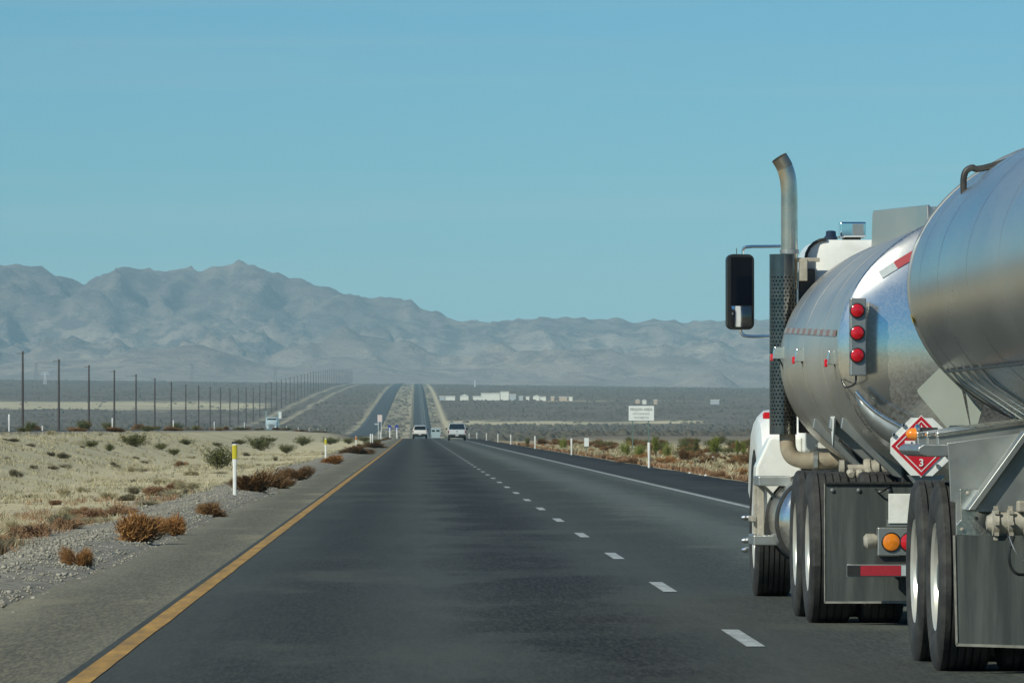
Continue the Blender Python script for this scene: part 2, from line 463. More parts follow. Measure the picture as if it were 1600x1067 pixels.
sandc = mixc(rng_(fine, 0.56, 0.72, 0, 0.4), sandc, (0.30, 0.26, 0.17))
patchy = noise(0.28, 5, 0.65, pos)
sandc = mixc(rng_(patchy, 0.44, 0.60, 0, 0.7), sandc, (0.44, 0.39, 0.255))
sandc = mixc(rng_(patchy, 0.30, 0.40, 0.5, 0.0), sandc, (0.46, 0.36, 0.22))
redc = mixc(rng_(mid, 0.4, 0.65), (0.22, 0.13, 0.075), (0.30, 0.235, 0.14))
gravc = mixc(rng_(fine, 0.38, 0.62), (0.13, 0.125, 0.105), (0.36, 0.335, 0.27))
col = mixc(attr('sand'), scrub, sandc)
col = mixc(attr('red'), col, redc)
col = mixc(rng_(mathn('ADD', attr('gravel'), rng_(mid, 0.3, 0.7, -0.25, 0.25)), 0.35, 0.65), col, gravc)
L.new(col, bs.inputs['Base Color'])
set_in(bs, Roughness=0.95); bs.inputs['Specular IOR Level'].default_value = 0.1
bp = N('ShaderNodeBump'); bp.inputs['Strength'].default_value = 0.6; bp.inputs['Distance'].default_value = 0.03
L.new(fine, bp.inputs['Height']); L.new(bp.outputs[0], bs.inputs['Normal'])

ground = mesh_np('ground', np.stack([XX, YY, ZZ], -1).reshape(-1, 3), quads, m_ground, smooth=True)
tag(ground, kind='structure')
for nm, arr in (('sand', sand), ('red', red), ('gravel', gravel)):
    a = ground.data.attributes.new(nm, 'FLOAT', 'POINT'); a.data.foreach_set('value', arr.ravel().astype(np.float32))

# ------------------------------------------------------------------ roads
def asphalt(name, base, lane_w, cx, lane_split=999.0):
    """worn asphalt: paler wheel tracks, dark oil strip between, cross patches, fine grain"""
    global nt, L
    m, nt, bs = nodes_of(name); L = nt.links
    pos = N('ShaderNodeTexCoord').outputs['Object']
    sep = N('ShaderNodeSeparateXYZ'); L.new(pos, sep.inputs[0])
    mp = N('ShaderNodeMapping'); mp.inputs['Scale'].default_value = (1, 0.06, 1); L.new(pos, mp.inputs[0])
    streak = noise(2.2, 5, 0.6, mp.outputs[0])
    mp2 = N('ShaderNodeMapping'); mp2.inputs['Scale'].default_value = (0.45, 0.16, 1); L.new(pos, mp2.inputs[0])
    patch = noise(1.0, 4, 0.6, mp2.outputs[0])
    mp3 = N('ShaderNodeMapping'); mp3.inputs['Scale'].default_value = (1, 0.07, 1); L.new(pos, mp3.inputs[0])
    grain = noise(48.0, 4, 0.75, mp3.outputs[0])
    spots = noise(7.0, 4, 0.7, mp3.outputs[0])
    xx = mathn('ADD', sep.outputs[0], rng_(streak, 0.3, 0.7, -0.12, 0.12))
    # wheel tracks: cos wave with half a lane period
    ph = mathn('MULTIPLY', mathn('SUBTRACT', xx, cx), 2 * math.pi / (lane_w / 2))
    wave = mathn('COSINE', ph, 0.0)
    c = mixc(rng_(wave, -1, 1), tuple(v * 0.60 for v in base), tuple(v * 1.35 for v in base))
    track = mathn('MULTIPLY', rng_(patch, 0.48, 0.54, 0, 0.9), rng_(mathn('ABSOLUTE', mathn('SUBTRACT', xx, cx + 0.85), 0.0), 0.25, 0.95, 1.0, 0.12))
    c = mixc(track, c, tuple(v * 0.25 for v in base))
    c = mixc(rng_(patch, 0.32, 0.44, 0.6, 0.0), c, (base[0]*1.9, base[1]*1.75, base[2]*1.55))
    c = mixc(rng_(streak, 0.55, 0.75, 0, 0.45), c, tuple(v * 0.6 for v in base))
    c = mixc(rng_(grain, 0.40, 0.70, 0, 0.6), c, (base[0]*2.1, base[1]*2.0, base[2]*1.8))
    c = mixc(rng_(spots, 0.52, 0.70, 0, 0.22), c, tuple(v * 0.5 for v in base))
    c = mixc(rng_(xx, lane_split, lane_split + 0.8, 0.0, 0.8), c, mixc(1.0, c, (1.9, 2.0, 2.0), 'MULTIPLY'))
    L.new(c, bs.inputs['Base Color'])
    set_in(bs, Roughness=0.85); bs.inputs['Specular IOR Level'].default_value = 0.25
    bp = N('ShaderNodeBump'); bp.inputs['Strength'].default_value = 0.35; bp.inputs['Distance'].default_value = 0.008
    L.new(grain, bp.inputs['Height']); L.new(bp.outputs[0], bs.inputs['Normal'])
    return m
m_lane = asphalt('worn_asphalt', (0.041, 0.046, 0.042), 3.66, 0.15, 2.3)
m_shoulder_r = asphalt('dark_shoulder_asphalt', (0.028, 0.031, 0.029), 9.0, 6.5)
m_shoulder_l = asphalt('dusty_shoulder_asphalt', (0.155, 0.148, 0.108), 4.0, -1.2)
m_opposite = asphalt('far_asphalt', (0.048, 0.054, 0.056), 3.66, -22.0)
mat('yellow_line', (0.42, 0.235, 0.045), 0.7, var=0.3, scale=6, stretch=(1, 0.12, 1), dirt=(0.15, 0.11, 0.06), dirt_amt=0.65, dirt_scale=11)
mat('white_line', (0.40, 0.43, 0.42), 0.7, var=0.25, scale=6, stretch=(1, 0.25, 1), dirt=(0.12, 0.13, 0.12), dirt_amt=0.7, dirt_scale=11)

road_rows = rows[(rows >= -200) & (rows <= 11000)]
def lift(d, k): return 0.012 + 0.004 * (k - 1) + 0.00009 * np.maximum(d - 400, 0) * k
def strip(name, xs, zfun, k, m, y0=-200, y1=11000, jag=(0, 0)):
    yy = road_rows[(road_rows >= y0) & (road_rows <= y1)]
    X_ = np.repeat(np.array(xs, float)[None, :], len(yy), 0)
    if jag[0]: X_[:, 0] += (fbm(yy/2.1, yy*0, 3, 41) - 0.5) * jag[0] + (fbm(yy/17.0, yy*0, 2, 43) - 0.5) * jag[0]
    if jag[1]: X_[:, -1] += (fbm(yy/2.3, yy*0, 3, 42) - 0.5) * jag[1]
    Y_ = np.repeat(yy[:, None], len(xs), 1)
    Z_ = zfun(Y_) + lift(Y_, k)
    n_, c_ = X_.shape; id_ = np.arange(n_*c_).reshape(n_, c_)
    q = np.stack([id_[:-1, :-1], id_[:-1, 1:], id_[1:, 1:], id_[1:, :-1]], -1).reshape(-1, 4)
    o = mesh_np(name, np.stack([X_, Y_, Z_], -1).reshape(-1, 3), q, m)
    return tag(o, kind='structure')
strip('road_shoulder_inner', [-2.85, -2.2, -1.80], G, 1, m_shoulder_l, jag=(0.35, 0))
strip('road', [-1.80, 0.15, 2.0, 3.8, 5.55], G, 1, m_lane)
strip('road_shoulder_outer', [5.55, 6.6, 7.85], G, 1, m_shoulder_r, jag=(0, 0.3))
strip('opposite_road', [-29.5, -26, -22, -19.0, -18.3], GL, 1, m_opposite)
strip('yellow_edge_line', [-1.745, -1.625], G, 2, M['yellow_line'], jag=(0.008, 0.012))
strip('white_edge_line', [5.33, 5.45], G, 2, M['white_line'])
strip('opposite_edge_line', [-28.4, -28.25], GL, 2, M['white_line'])
# lane dashes: 10 ft paint, 30 ft gap
dash_me = None
for k in range(64):
    y0 = 36.2 + 12.19 * (k - 2)
    if y0 + 3.05 > 810: break
    z_ = 0.004
    me_v = [(1.925, 0, 0), (2.035, 0, 0), (2.035, 3.05, 0), (1.925, 3.05, 0)]
    if dash_me is None:
        o = mesh_np('lane_dash', me_v, [(0, 1, 2, 3)], M['white_line']); dash_me = o.data
    else:
        o = bpy.data.objects.new('lane_dash', dash_me); C.objects.link(o)
    o.location = (0, y0, float(G(y0)) + z_ + float(lift(y0, 1)))
    tag(o, kind='structure')

# ------------------------------------------------------------------ mountains
def sky_of(pts):
    p = np.array(pts, float); return p[:, 0], p[:, 1]
SK = [(-900, 470), (-500, 440), (-250, 425), (-80, 418), (0, 420), (30, 420), (60, 424), (90, 434), (108, 445), (128, 450), (140, 449), (155, 436), (172, 429), (195, 421), (215, 427), (230, 429), (237, 425), (247, 431), (260, 426), (272, 423), (295, 428),
      (310, 426), (327, 419), (345, 415), (359, 421), (370, 415), (395, 416), (415, 422), (440, 434), (460, 440), (490, 444), (510, 450), (530, 457), (565, 465), (580, 467), (610, 465), (630, 468), (650, 475), (675, 486), (700, 497), (715, 502),
      (750, 500), (790, 502), (815, 497), (835, 493.5), (885, 494), (920, 496), (940, 494), (975, 497), (995, 500), (1020, 497), (1040, 495), (1070, 500), (1095, 496), (1130, 496), (1180, 492), (1300, 490), (1450, 498), (1700, 485), (2000, 470), (2600, 480)]
skx, sky_ = sky_of(SK)
CREST = 17000.0
mx_ = np.arange(-4200, 4201, 14.0)
my_ = np.concatenate([np.arange(10800, 18200, 32.0), np.arange(18200, 21000, 200.0)])
MX, MY = np.meshgrid(mx_, my_)
px_ = VX + MX * F / MY
crest = (VY - np.interp(VX + MX * F / CREST, skx, sky_)) / F * CREST
t = (MY - 11000) / (CREST - 11000)
front = np.clip(t, 0, 1)
base = crest * (0.16 * front + 0.84 * front**2.0) * np.where(t > 1, np.clip(1 - (t - 1) * 1.2, 0, 1), 1)
wx = (fbm(MX/900, MY/900, 3, 61) - 0.5) * 700; wy = (fbm(MX/900, MY/900, 3, 67) - 0.5) * 700
rd = ridged((MX + wx)/1500, (MY + wy)/1900, 7, 71) - 0.45
rd2 = ridged((MX + wy)/430, (MY + wx)/620, 5, 83) - 0.45
amp = sstep(0.12, 0.55, t) * (1 - 0.55 * sstep(0.75, 1.05, t))
MZ = base + rd * 165 * amp * np.clip(crest/300, 0.35, 1.3) + rd2 * 85 * amp * np.clip(crest/360, 0.45, 1.1) + (ridged((MX + wx*0.35)/150, (MY + wy)/760, 5, 111) - 0.45) * 80 * amp * np.clip(crest/380, 0.3, 1.1) * sstep(0.3, 0.75, t) + (ridged((MX + wx*0.2)/62, (MY + wy*0.4)/330, 3, 117) - 0.45) * 34 * amp * np.clip(crest/380, 0.3, 1.1) * sstep(0.25, 0.7, t) + (ridged((MX + wx)/150, (MY + wy)/210, 4, 97) - 0.45) * 40 * amp * sstep(0.2, 0.7, t)
# foothills in front of the range
for (hx, hy, hd, hh, hw, hl) in ((1100, 590, 11900, 30, 52, 160), (1120, 592, 12000, 20, 30, 120), (905, 594, 12100, 20, 70, 160), (820, 596, 12000, 13, 55, 120), (340, 560, 12900, 55, 95, 260), (250, 575, 12600, 34, 120, 240), (100, 575, 12700, 42, 160, 260), (600, 560, 13200, 62, 170, 320), (760, 556, 13400, 70, 190, 320), (960, 560, 13400, 58, 180, 320), (480, 565, 13000, 46, 140, 300)):
    cx_ = (hx - VX) * hd / F
    bump_ = np.exp(-((MX - cx_)/hw)**2 - ((MY - hd)/hl)**2)
    MZ = MZ + bump_ * hh * (0.8 + 0.35 * ridged(MX/170, MY/230, 4, 91))
floor_ = G(MY) - 0.0105 * np.clip(MX, -3000, 3000)
MZ = np.maximum(MZ, 0) * sstep(10900, 11700, MY)
# bring the skyline to the surveyed heights, column by column (smoothed)
ang = ((MZ + floor_ * 0 + 70 - CAMH) / MY)
top = ang.max(0)
want = (VY - np.interp(VX + mx_ * F / CREST, skx, sky_)) / F
ratio = np.clip((want * CREST - 70) / (top * CREST - 70), 0.4, 2.2)
ratio = np.convolve(np.pad(ratio, 3, mode='edge'), np.ones(7)/7, 'valid')
MZ = MZ * (1 + (ratio[None, :] - 1) * sstep(0.25, 0.8, t))
MZ = MZ + np.minimum(floor_, 85) - 3
nr, nc = MX.shape
idx = np.arange(nr*nc).reshape(nr, nc)
quads = np.stack([idx[:-1, :-1], idx[:-1, 1:], idx[1:, 1:], idx[1:, :-1]], -1).reshape(-1, 4)
m_rock, nt, bs = nodes_of('desert_rock'); L = nt.links
pos = N('ShaderNodeTexCoord').outputs['Object']
mp = N('ShaderNodeMapping'); mp.inputs['Scale'].default_value = (1, 0.8, 2.5); L.new(pos, mp.inputs[0])
n1 = noise(0.0022, 8, 0.65, mp.outputs[0]); n2 = noise(0.012, 8, 0.7, mp.outputs[0])
c = mixc(rng_(n1, 0.38, 0.62), (0.13, 0.105, 0.10), (0.36, 0.295, 0.23))
c = mixc(rng_(n2, 0.47, 0.56, 0, 0.85), c, (0.075, 0.066, 0.07))  # dark patches paint shadowed rock hollows into the colour
c = mixc(rng_(n1, 0.60, 0.70, 0, 0.6), c, (0.40, 0.345, 0.27))
sepz = N('ShaderNodeSeparateXYZ'); L.new(pos, sepz.inputs[0])
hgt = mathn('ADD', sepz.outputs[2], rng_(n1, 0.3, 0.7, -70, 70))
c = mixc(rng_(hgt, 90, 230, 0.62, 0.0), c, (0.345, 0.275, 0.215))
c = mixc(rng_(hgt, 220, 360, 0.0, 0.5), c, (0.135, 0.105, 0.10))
L.new(c, bs.inputs['Base Color']); set_in(bs, Roughness=0.95); bs.inputs['Specular IOR Level'].default_value = 0.05
bp = N('ShaderNodeBump'); bp.inputs['Strength'].default_value = 0.9; bp.inputs['Distance'].default_value = 26.0
L.new(n2, bp.inputs['Height']); L.new(bp.outputs[0], bs.inputs['Normal'])
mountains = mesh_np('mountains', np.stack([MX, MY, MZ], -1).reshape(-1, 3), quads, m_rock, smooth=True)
tag(mountains, kind='structure')

# ------------------------------------------------------------------ haze: the dusty air of the valley
hz, nt, bs = nodes_of('valley_haze'); L = nt.links
nt.nodes.remove(bs)
pv = N('ShaderNodeVolumePrincipled')
pv.inputs['Color'].default_value = (0.55, 0.86, 1.0, 1)
pv.inputs['Density'].default_value = 4.7e-5
pv.inputs['Anisotropy'].default_value = -0.3
L.new(pv.outputs[0], nt.nodes['Material Output'].inputs['Volume'])
hb = MB().box(-31000, 31000, -4100, 41000, -40, 500)
tag(hb.build('haze', hz), kind='stuff')
# ------------------------------------------------------------------ lettering
def text_mesh(txt, size, align='CENTER', bold=0.0):
    cu = bpy.data.curves.new('lettering', 'FONT')
    cu.body = txt; cu.size = size; cu.align_x = align; cu.align_y = 'CENTER'; cu.offset = bold
    o = bpy.data.objects.new('lettering', cu); C.objects.link(o)
    dg = bpy.context.evaluated_depsgraph_get()
    me = bpy.data.meshes.new_from_object(o.evaluated_get(dg))
    bpy.data.objects.remove(o); bpy.data.curves.remove(cu)
    return me
def text_obj(name, txt, size, loc, m, parent, bold=0.0, sx=1.0):
    """upright lettering facing the camera side (-Y); loc in world coordinates"""
    me = text_mesh(txt, size, bold=bold); me.materials.clear(); me.materials.append(m)
    o = bpy.data.objects.new(name, me); C.objects.link(o)
    off = Vector((0, 0, 0)); p = parent
    while p: off += p.location; p = p.parent
    o.parent = parent; o.location = Vector(loc) - off; o.rotation_euler = (R(90), 0, 0); o.scale = (sx, 1, 1)
    return o

# ------------------------------------------------------------------ wheels
def tyre_mb(r=0.5, w=0.28, seg=60, lug=0.008, grooves=5):
    """tyre about the X axis, centred on the origin; sidewalls, rounded shoulders, grooved tread"""
    prof = [(-w*0.42, r*0.57), (-w*0.50, r*0.66), (-w*0.52, r*0.80), (-w*0.49, r*0.93), (-w*0.44, r*0.985)]
    tw = w * 0.86; n = grooves + 1
    for k in range(n):
        a0 = -tw/2 + tw * k / n; a1 = -tw/2 + tw * (k+1) / n
        prof += [(a0 + 0.006, r), (a1 - 0.006, r)]
        if k < n - 1: prof += [(a1 - 0.004, r - 0.012), (a1 + 0.004, r - 0.012)]
    prof += [(w*0.44, r*0.985), (w*0.49, r*0.93), (w*0.52, r*0.80), (w*0.50, r*0.66), (w*0.42, r*0.57)]
    rings = []
    for k in range(seg):
        th = 2*math.pi*k/seg; c_, s_ = math.cos(th), math.sin(th)
        ring = []
        for i, (a, q) in enumerate(prof):
            if lug and (abs(a) > w*0.30) and q > r*0.97 and k % 2: q -= lug
            ring.append((a, q*c_, q*s_))
        rings.append(ring)
    rings.append(rings[0])
    mb = MB(); mb.loft(rings, caps=False, closed=False)
    return mb
def disc_mb(r=0.5, deep=0.10, convex=False):
    """wheel disc seen from its outer side (-X)"""
    R_ = r * 0.585
    if convex:
        prof = [(-0.115, R_), (-0.13, R_*0.97), (-0.10, R_*0.88), (-0.09, R_*0.62), (-0.15, R_*0.55), (-0.16, R_*0.36), (-0.15, R_*0.34), (-0.2, R_*0.3), (-0.22, R_*0.2), (-0.22, 0.01)]
    else:
        prof = [(0.12, R_*0.96), (-0.115, R_), (-0.13, R_*0.965), (-0.115, R_*0.90), (-0.115 + deep*0.6, R_*0.84), (-0.115 + deep, R_*0.74), (-0.115 + deep, R_*0.42), (-0.115 + deep*0.9, R_*0.40)]
    mb = MB(); mb.lathe(prof, (0, 0, 0), (1, 0, 0), 36, caps=True)
    return mb
def hub_mb(r=0.5, deep=0.10):
    mb = MB(); b0 = -0.115 + deep
    mb.lathe([(b0, r*0.20), (b0 - 0.05, r*0.18), (b0 - 0.075, r*0.15), (b0 - 0.10, r*0.14), (b0 - 0.104, 0.005)], (0, 0, 0), (1, 0, 0), 20)
    for k in range(10):
        a = 2*math.pi*k/10
        mb.cyl((b0, r*0.30*math.cos(a), r*0.30*math.sin(a)), (b0 - 0.035, r*0.30*math.cos(a), r*0.30*math.sin(a)), 0.014, 6)
    return mb
def make_wheel(kind='drive'):
    grooves, lug = {'drive': (4, 0.012), 'rib': (5, 0.0), 'inner': (5, 0.0)}[kind]
    d = disc_mb().build('wheel', M['wheel_disc'], None, smooth=35)
    t_ = tyre_mb(grooves=grooves, lug=lug).build('tyre', M['tyre_rubber'], d, smooth=28)
    hub_mb().build('hub', M['dull_aluminium'], d, smooth=35)
    return d
WHEELS = {k: make_wheel(k) for k in ('drive', 'rib')}
USED = set()
def put_wheel(kind, parent, x, y, z=0.5, right=False, s=1.0):
    src = WHEELS[kind]
    if kind in USED: o = copy_tree(src, parent)
    else: o = src; o.parent = parent; USED.add(kind)
    o.location = Vector((x, y, z)) - parent.location
    o.rotation_euler = (random.random() * 6.28, 0, R(180) if right else 0)
    o.scale = (s, s, s)
    return o
def axle(parent, kind, x_left, xc, y, dual=True, s=1.0, z=0.5):
    xs = [x_left + 0.14] + ([x_left + 0.48] if dual else [])
    for x in xs:
        put_wheel(kind, parent, x, y, z * s, False, s)
        put_wheel(kind, parent, 2*xc - x, y, z * s, True, s)
    MB().cyl((x_left + 0.2, y, z*s), (2*xc - x_left - 0.2, y, z*s), 0.07, 12).build('axle', M['black_metal'], parent, smooth=40)

# ------------------------------------------------------------------ elliptical tank shells
def ell(xc, zc, a, b_, y, n=96, k=1.0, p=2.0):
    out = []
    for i in range(n):
        th = 2*math.pi*i/n; c_, s_ = math.cos(th), math.sin(th)
        out.append(Vector((xc + a*k*math.copysign(abs(c_)**(2/p), c_), y, zc + b_*k*math.copysign(abs(s_)**(2/p), s_))))
    return out
def head_rings(xc, zc, a, b_, y0, depth, sign, n=96):
    ks = [1.0, 0.985, 0.95, 0.88, 0.76, 0.6, 0.42, 0.22, 0.05]
    return [ell(xc, zc, a, b_, y0 + sign * depth * (1 - k**2.4)**0.85, n, k) for k in ks]
def tape_on_shell(xc, zc, a, b_, z, y0, y1, h, off=0.005):
    """strip on the left flank of a tank shell"""
    def pt(zz, y):
        s_ = (zz - zc) / b_; return Vector((xc - (a + off) * math.sqrt(max(0, 1 - s_*s_)), y, zz))
    mb = MB(); mb.add([pt(z, y0), pt(z, y1), pt(z + h, y1), pt(z + h, y0)], [(0, 1, 2, 3)])
    return mb

# ------------------------------------------------------------------ the tank truck in the right lane
TL, TC = 2.565, 3.85
truck = thing('tank_truck', (TC, 43.0, 0), 'white truck with a polished aluminium tank, tall chrome exhaust stack and big mirror', 'truck')
# chassis
for x in (3.42, 4.28):
    MB().box(x - 0.045, x + 0.045, 39.2, 49.0, 0.78, 1.02).build('frame_rail', M['black_metal'], truck, bevel=0.008)
for y in (39.6, 43.3, 46.0): MB().box(3.47, 4.23, y, y + 0.15, 0.8, 0.98).build('crossmember', M['black_metal'], truck)
axle(truck, 'drive', TL, TC, 42.2); axle(truck, 'drive', TL, TC, 40.85)
axle(truck, 'rib', TL, TC, 47.35, dual=False)
# tank
A1, B1, XC1, ZC1, YR, YF = 1.2, 0.92, 3.85, 1.78, 38.9, 45.25
tank = MB().loft([ell(XC1, ZC1, A1, B1, y) for y in np.linspace(YR, YF, 9)], caps=False).build('tank', M['brushed_aluminium'], truck, smooth=40)
MB().loft(head_rings(XC1, ZC1, A1, B1, YR, 0.20, -1), caps=True).build('rear_head', M['polished_aluminium'], tank, smooth=50)
MB().loft(head_rings(XC1, ZC1, A1, B1, YF, 0.20, 1), caps=True).build('front_head', M['brushed_aluminium'], tank, smooth=50)
def seam(parent, xc, zc, a, b_, y, w=0.03, h=0.008, m='polished_aluminium', nm='weld_seam'):
    return MB().loft([ell(xc, zc, a, b_, y - w/2), ell(xc, zc, a + h, b_ + h, y - w/3), ell(xc, zc, a + h, b_ + h, y + w/3), ell(xc, zc, a, b_, y + w/2)], caps=False).build(nm, M[m], parent, smooth=50)
seam(tank, XC1, ZC1, A1, B1, YR + 0.03, 0.05, 0.010, nm='rim')
for y in (40.6, 42.6, 44.3): seam(tank, XC1, ZC1, A1, B1, y, 0.025, 0.004, 'brushed_aluminium')
for k in range(18):
    y0 = 39.25 + 0.33 * k
    if y0 < 45.1: tape_on_shell(XC1, ZC1, A1, B1, 1.865 + 0.019 * (y0 - 39.2), y0, y0 + 0.165 * 2 - 0.003, 0.04).build('reflective_tape', M['old_red_tape'] if k % 2 == 0 else M['old_white_tape'], tank)
# tape across the polished rear head
def on_head(x, z, off=0.006):
    k = math.sqrt(((x - XC1)/A1)**2 + ((z - ZC1)/B1)**2)
    return Vector((x, YR - 0.20 * (1 - min(k, 1)**2.4)**0.85 - off, z))
def head_strip(p0, p1, w, m):
    a, b_ = P(*p0, 38.8), P(*p1, 38.8); d = (b_ - a); nrm = Vector((-d.z, 0, d.x)).normalized() * w / 2
    mb = MB(); n = 6
    top, bot = [], []
    for i in range(n + 1):
        c_ = a + d * i / n
        top.append(on_head(c_.x + nrm.x, c_.z + nrm.z)); bot.append(on_head(c_.x - nrm.x, c_.z - nrm.z))
    mb.add(top + bot, [(i, i+1, n+2+i, n+1+i) for i in range(n)])
    mb.build('reflective_tape', M[m], tank)
head_strip((1377, 429), (1401, 414), 0.05, 'white_tape'); head_strip((1401, 414), (1436, 393), 0.05, 'red_tape'); head_strip((1436, 393), (1462, 379), 0.05, 'white_tape'); head_strip((1462, 379), (1490, 365), 0.05, 'red_tape')
# spill coaming on the tank top
cm = MB()
for xs in (3.24, 4.40):
    cm.prism([(xs, 39.3, 2.56), (xs, 44.2, 2.56), (xs, 44.1, 2.80), (xs, 44.0, 2.825), (xs, 39.4, 2.70)], (0.02, 0, 0))
cm.box(3.26, 4.40, 39.42, 39.44, 2.56, 2.69).box(3.26, 4.40, 44.0, 44.02, 2.56, 2.8)
cm.build('coaming', M['brushed_aluminium'], tank, bevel=0.004)
for y in (40.5, 42.6):
    MB().lathe([(0, 0.27), (0.10, 0.27), (0.13, 0.24), (0.15, 0.1), (0.15, 0.01)], (3.85, y, 2.68), (0, 0, 1), 24).build('manhole', M['dull_aluminium'], tank, smooth=40)
# marker lamp brackets along the flank
for (x, y, d) in ((1222, 553, 44.9), (1257, 557, 42.6), (1309, 561, 39.4)):
    c_ = P(x, y, d)
    br = MB().prism([(c_.x + 0.10, d - 0.05, c_.z + 0.05), (c_.x - 0.055, d - 0.05, c_.z + 0.05), (c_.x - 0.07, d - 0.05, c_.z - 0.035), (c_.x + 0.10, d - 0.05, c_.z - 0.035)], (0, 0.10, 0)).build('lamp_bracket', M['polished_aluminium'], truck, bevel=0.003)
    MB().box(c_.x - 0.085, c_.x - 0.065, d - 0.03, d + 0.03, c_.z - 0.05, c_.z + 0.0).build('marker_lamp', M['red_lens'], br, bevel=0.004)
    MB().tube(smooth_path([(c_.x - 0.02, d, c_.z - 0.03), (c_.x + 0.06, d, c_.z - 0.2), (c_.x + 0.2, d, c_.z - 0.42)], 5), 0.006, 6).build('cable', M['black_plastic'], br)
# tail lamp column on the rear head
a, b_ = P(1328, 587, 38.75), P(1352.5, 466, 38.75)
lb = MB().box(a.x, b_.x, 38.66, 38.80, a.z, b_.z).build('tail_lamp_column', M['dull_aluminium'], truck, bevel=0.006)
for y in (485, 520, 555):
    c_ = P(1340, y, 38.66)
    ln = MB().lathe([(0, 0.041), (0.008, 0.040), (0.014, 0.03), (0.016, 0.005)], (c_.x, 38.652, c_.z), (0, -1, 0), 24).build('tail_lamp', M['red_lens'], lb, smooth=40)
    MB().lathe([(-0.004, 0.040), (-0.004, 0.048), (0.010, 0.047), (0.012, 0.041)], (c_.x, 38.655, c_.z), (0, -1, 0), 24, caps=False).build('bezel', M['black_plastic'], lb, smooth=40)
MB().tube(smooth_path([(a.x + 0.04, 38.74, a.z), (a.x + 0.03, 38.72, a.z - 0.05), (a.x - 0.02, 38.8, a.z - 0.07), (a.x - 0.04, 38.9, a.z - 0.02)], 5), 0.006, 6).build('cable', M['black_plastic'], lb)
# lower rear skirt with a bright rolled edge
sk = [P(1338, 612, 38.72), P(1350, 626, 38.70), P(1366, 641, 38.68), P(1384, 653, 38.66), P(1402, 663, 38.64), P(1425, 676, 38.62), P(1460, 690, 38.6)]
lo = [P(1341, 632, 38.74), P(1351, 652, 38.73), P(1362, 668, 38.72), P(1380, 684, 38.7), P(1400, 697, 38.7), P(1425, 712, 38.7), P(1460, 728, 38.7)]
MB().tube(smooth_path(sk, 4), 0.014, 8).build('skirt_edge', M['polished_aluminium'], truck, smooth=60)
skm = MB(); skm.add([Vector(p) for p in sk] + [Vector(p) for p in lo], [(i, i+1, 8+i, 7+i) for i in range(6)])
o = skm.build('tank_skirt', M['dull_aluminium'], truck, smooth=60); sd = o.modifiers.new('thick', 'SOLIDIFY'); sd.thickness = 0.008
# outrigger plates from the frame to the tank belly
for (y, w) in ((40.35, 0.07), (41.5, 0.10), (43.2, 0.08)):
    for s_ in (0, 1):
        pts = [(2.77, 1.375), (2.83, 1.345), (3.14, 1.06), (3.42, 0.98), (3.42, 0.90), (3.10, 0.995), (2.76, 1.305)]
        pts = [(x if s_ == 0 else 2*TC - x, z - 0.02) for x, z in pts]
        MB().prism([(x, y, z) for x, z in pts], (0, w, 0)).build('outrigger', M['dull_aluminium'], truck, bevel=0.004)
MB().prism([(2.84, 41.75, 1.33), (3.2, 41.75, 1.02), (3.4, 41.75, 0.98), (3.4, 41.75, 0.8), (3.1, 41.75, 0.93), (2.84, 41.75, 1.20)], (0, 0.02, 0)).build('shade_plate', M['black_metal'], truck)  # added black plate standing in for the shade in the gap under the tank
# side placard, seen edge on
c_ = P(1301, 652, 41.5)
MB().prism([(c_.x, 41.5 - 0.2, c_.z), (c_.x, 41.5, c_.z - 0.2), (c_.x, 41.5 + 0.2, c_.z), (c_.x, 41.5, c_.z + 0.2)], (0.012, 0, 0)).build('side_placard', M['placard_white'], truck)
# rear piping above the drive tyres
pp = MB()
pp.lathe([(0, 0.05), (0.0, 0.058), (0.03, 0.058), (0.03, 0.028), (0.16, 0.028), (0.16, 0.06), (0.175, 0.066), (0.20, 0.066), (0.205, 0.055), (0.23, 0.055), (0.23, 0.066), (0.26, 0.066), (0.265, 0.048), (0.62, 0.048)], P(1312, 732, 41.2), (1, 0, 0), 20)
pp.build('discharge_pipe', M['dusty_steel'], truck, smooth=35)
for k in range(3): 
    p0 = P(1330 + 14*k, 738, 41.1)
    MB().lathe([(0, 0.02), (0.02, 0.035), (0.05, 0.03), (0.06, 0.02)], p0, (0, -1, -0.3), 10).build('pipe_clamp', M['dusty_steel'], truck)
MB().tube(smooth_path([P(1365, 757, 40.2), P(1372, 768, 40.1), P(1385, 764, 40.1), P(1400, 752, 40.2)], 5), 0.007, 6).build('air_hose', M['black_plastic'], truck)
# hoses and dark gear between frame and tank
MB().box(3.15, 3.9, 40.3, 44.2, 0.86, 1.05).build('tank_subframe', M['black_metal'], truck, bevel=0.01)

# mud flap, rear lamps, bumper
for s_ in (0, 1):
    x0, x1 = (2.638, 3.255) if s_ == 0 else (2*TC - 3.255, 2*TC - 2.638)
    fl = MB().prism([(x0, 40.14, 0.165), (x1, 40.14, 0.165), (x1, 40.14, 0.93), (x0, 40.14, 0.93)], (0, 0.012, 0)).build('mud_flap', M['flap_rubber'], truck)
    e_ = MB().box(x0 - 0.002, x0 + 0.004, 40.134, 40.156, 0.16, 0.93).box(x0, x1, 40.134, 40.156, 0.155, 0.168)
    e_.build('worn_edge', M['flap_edge'], fl)
    MB().box(x0, x1, 40.12, 40.15, 0.925, 0.938).build('flap_bar', M['black_metal'], fl)
    for bx_ in (x0 + 0.05, x0 + 0.22, x0 + 0.42): MB().lathe([(0, 0.014), (0.008, 0.012), (0.01, 0.003)], (bx_, 40.134, 0.885), (0, -1, 0), 8).build('bolt', M['dull_aluminium'], fl)
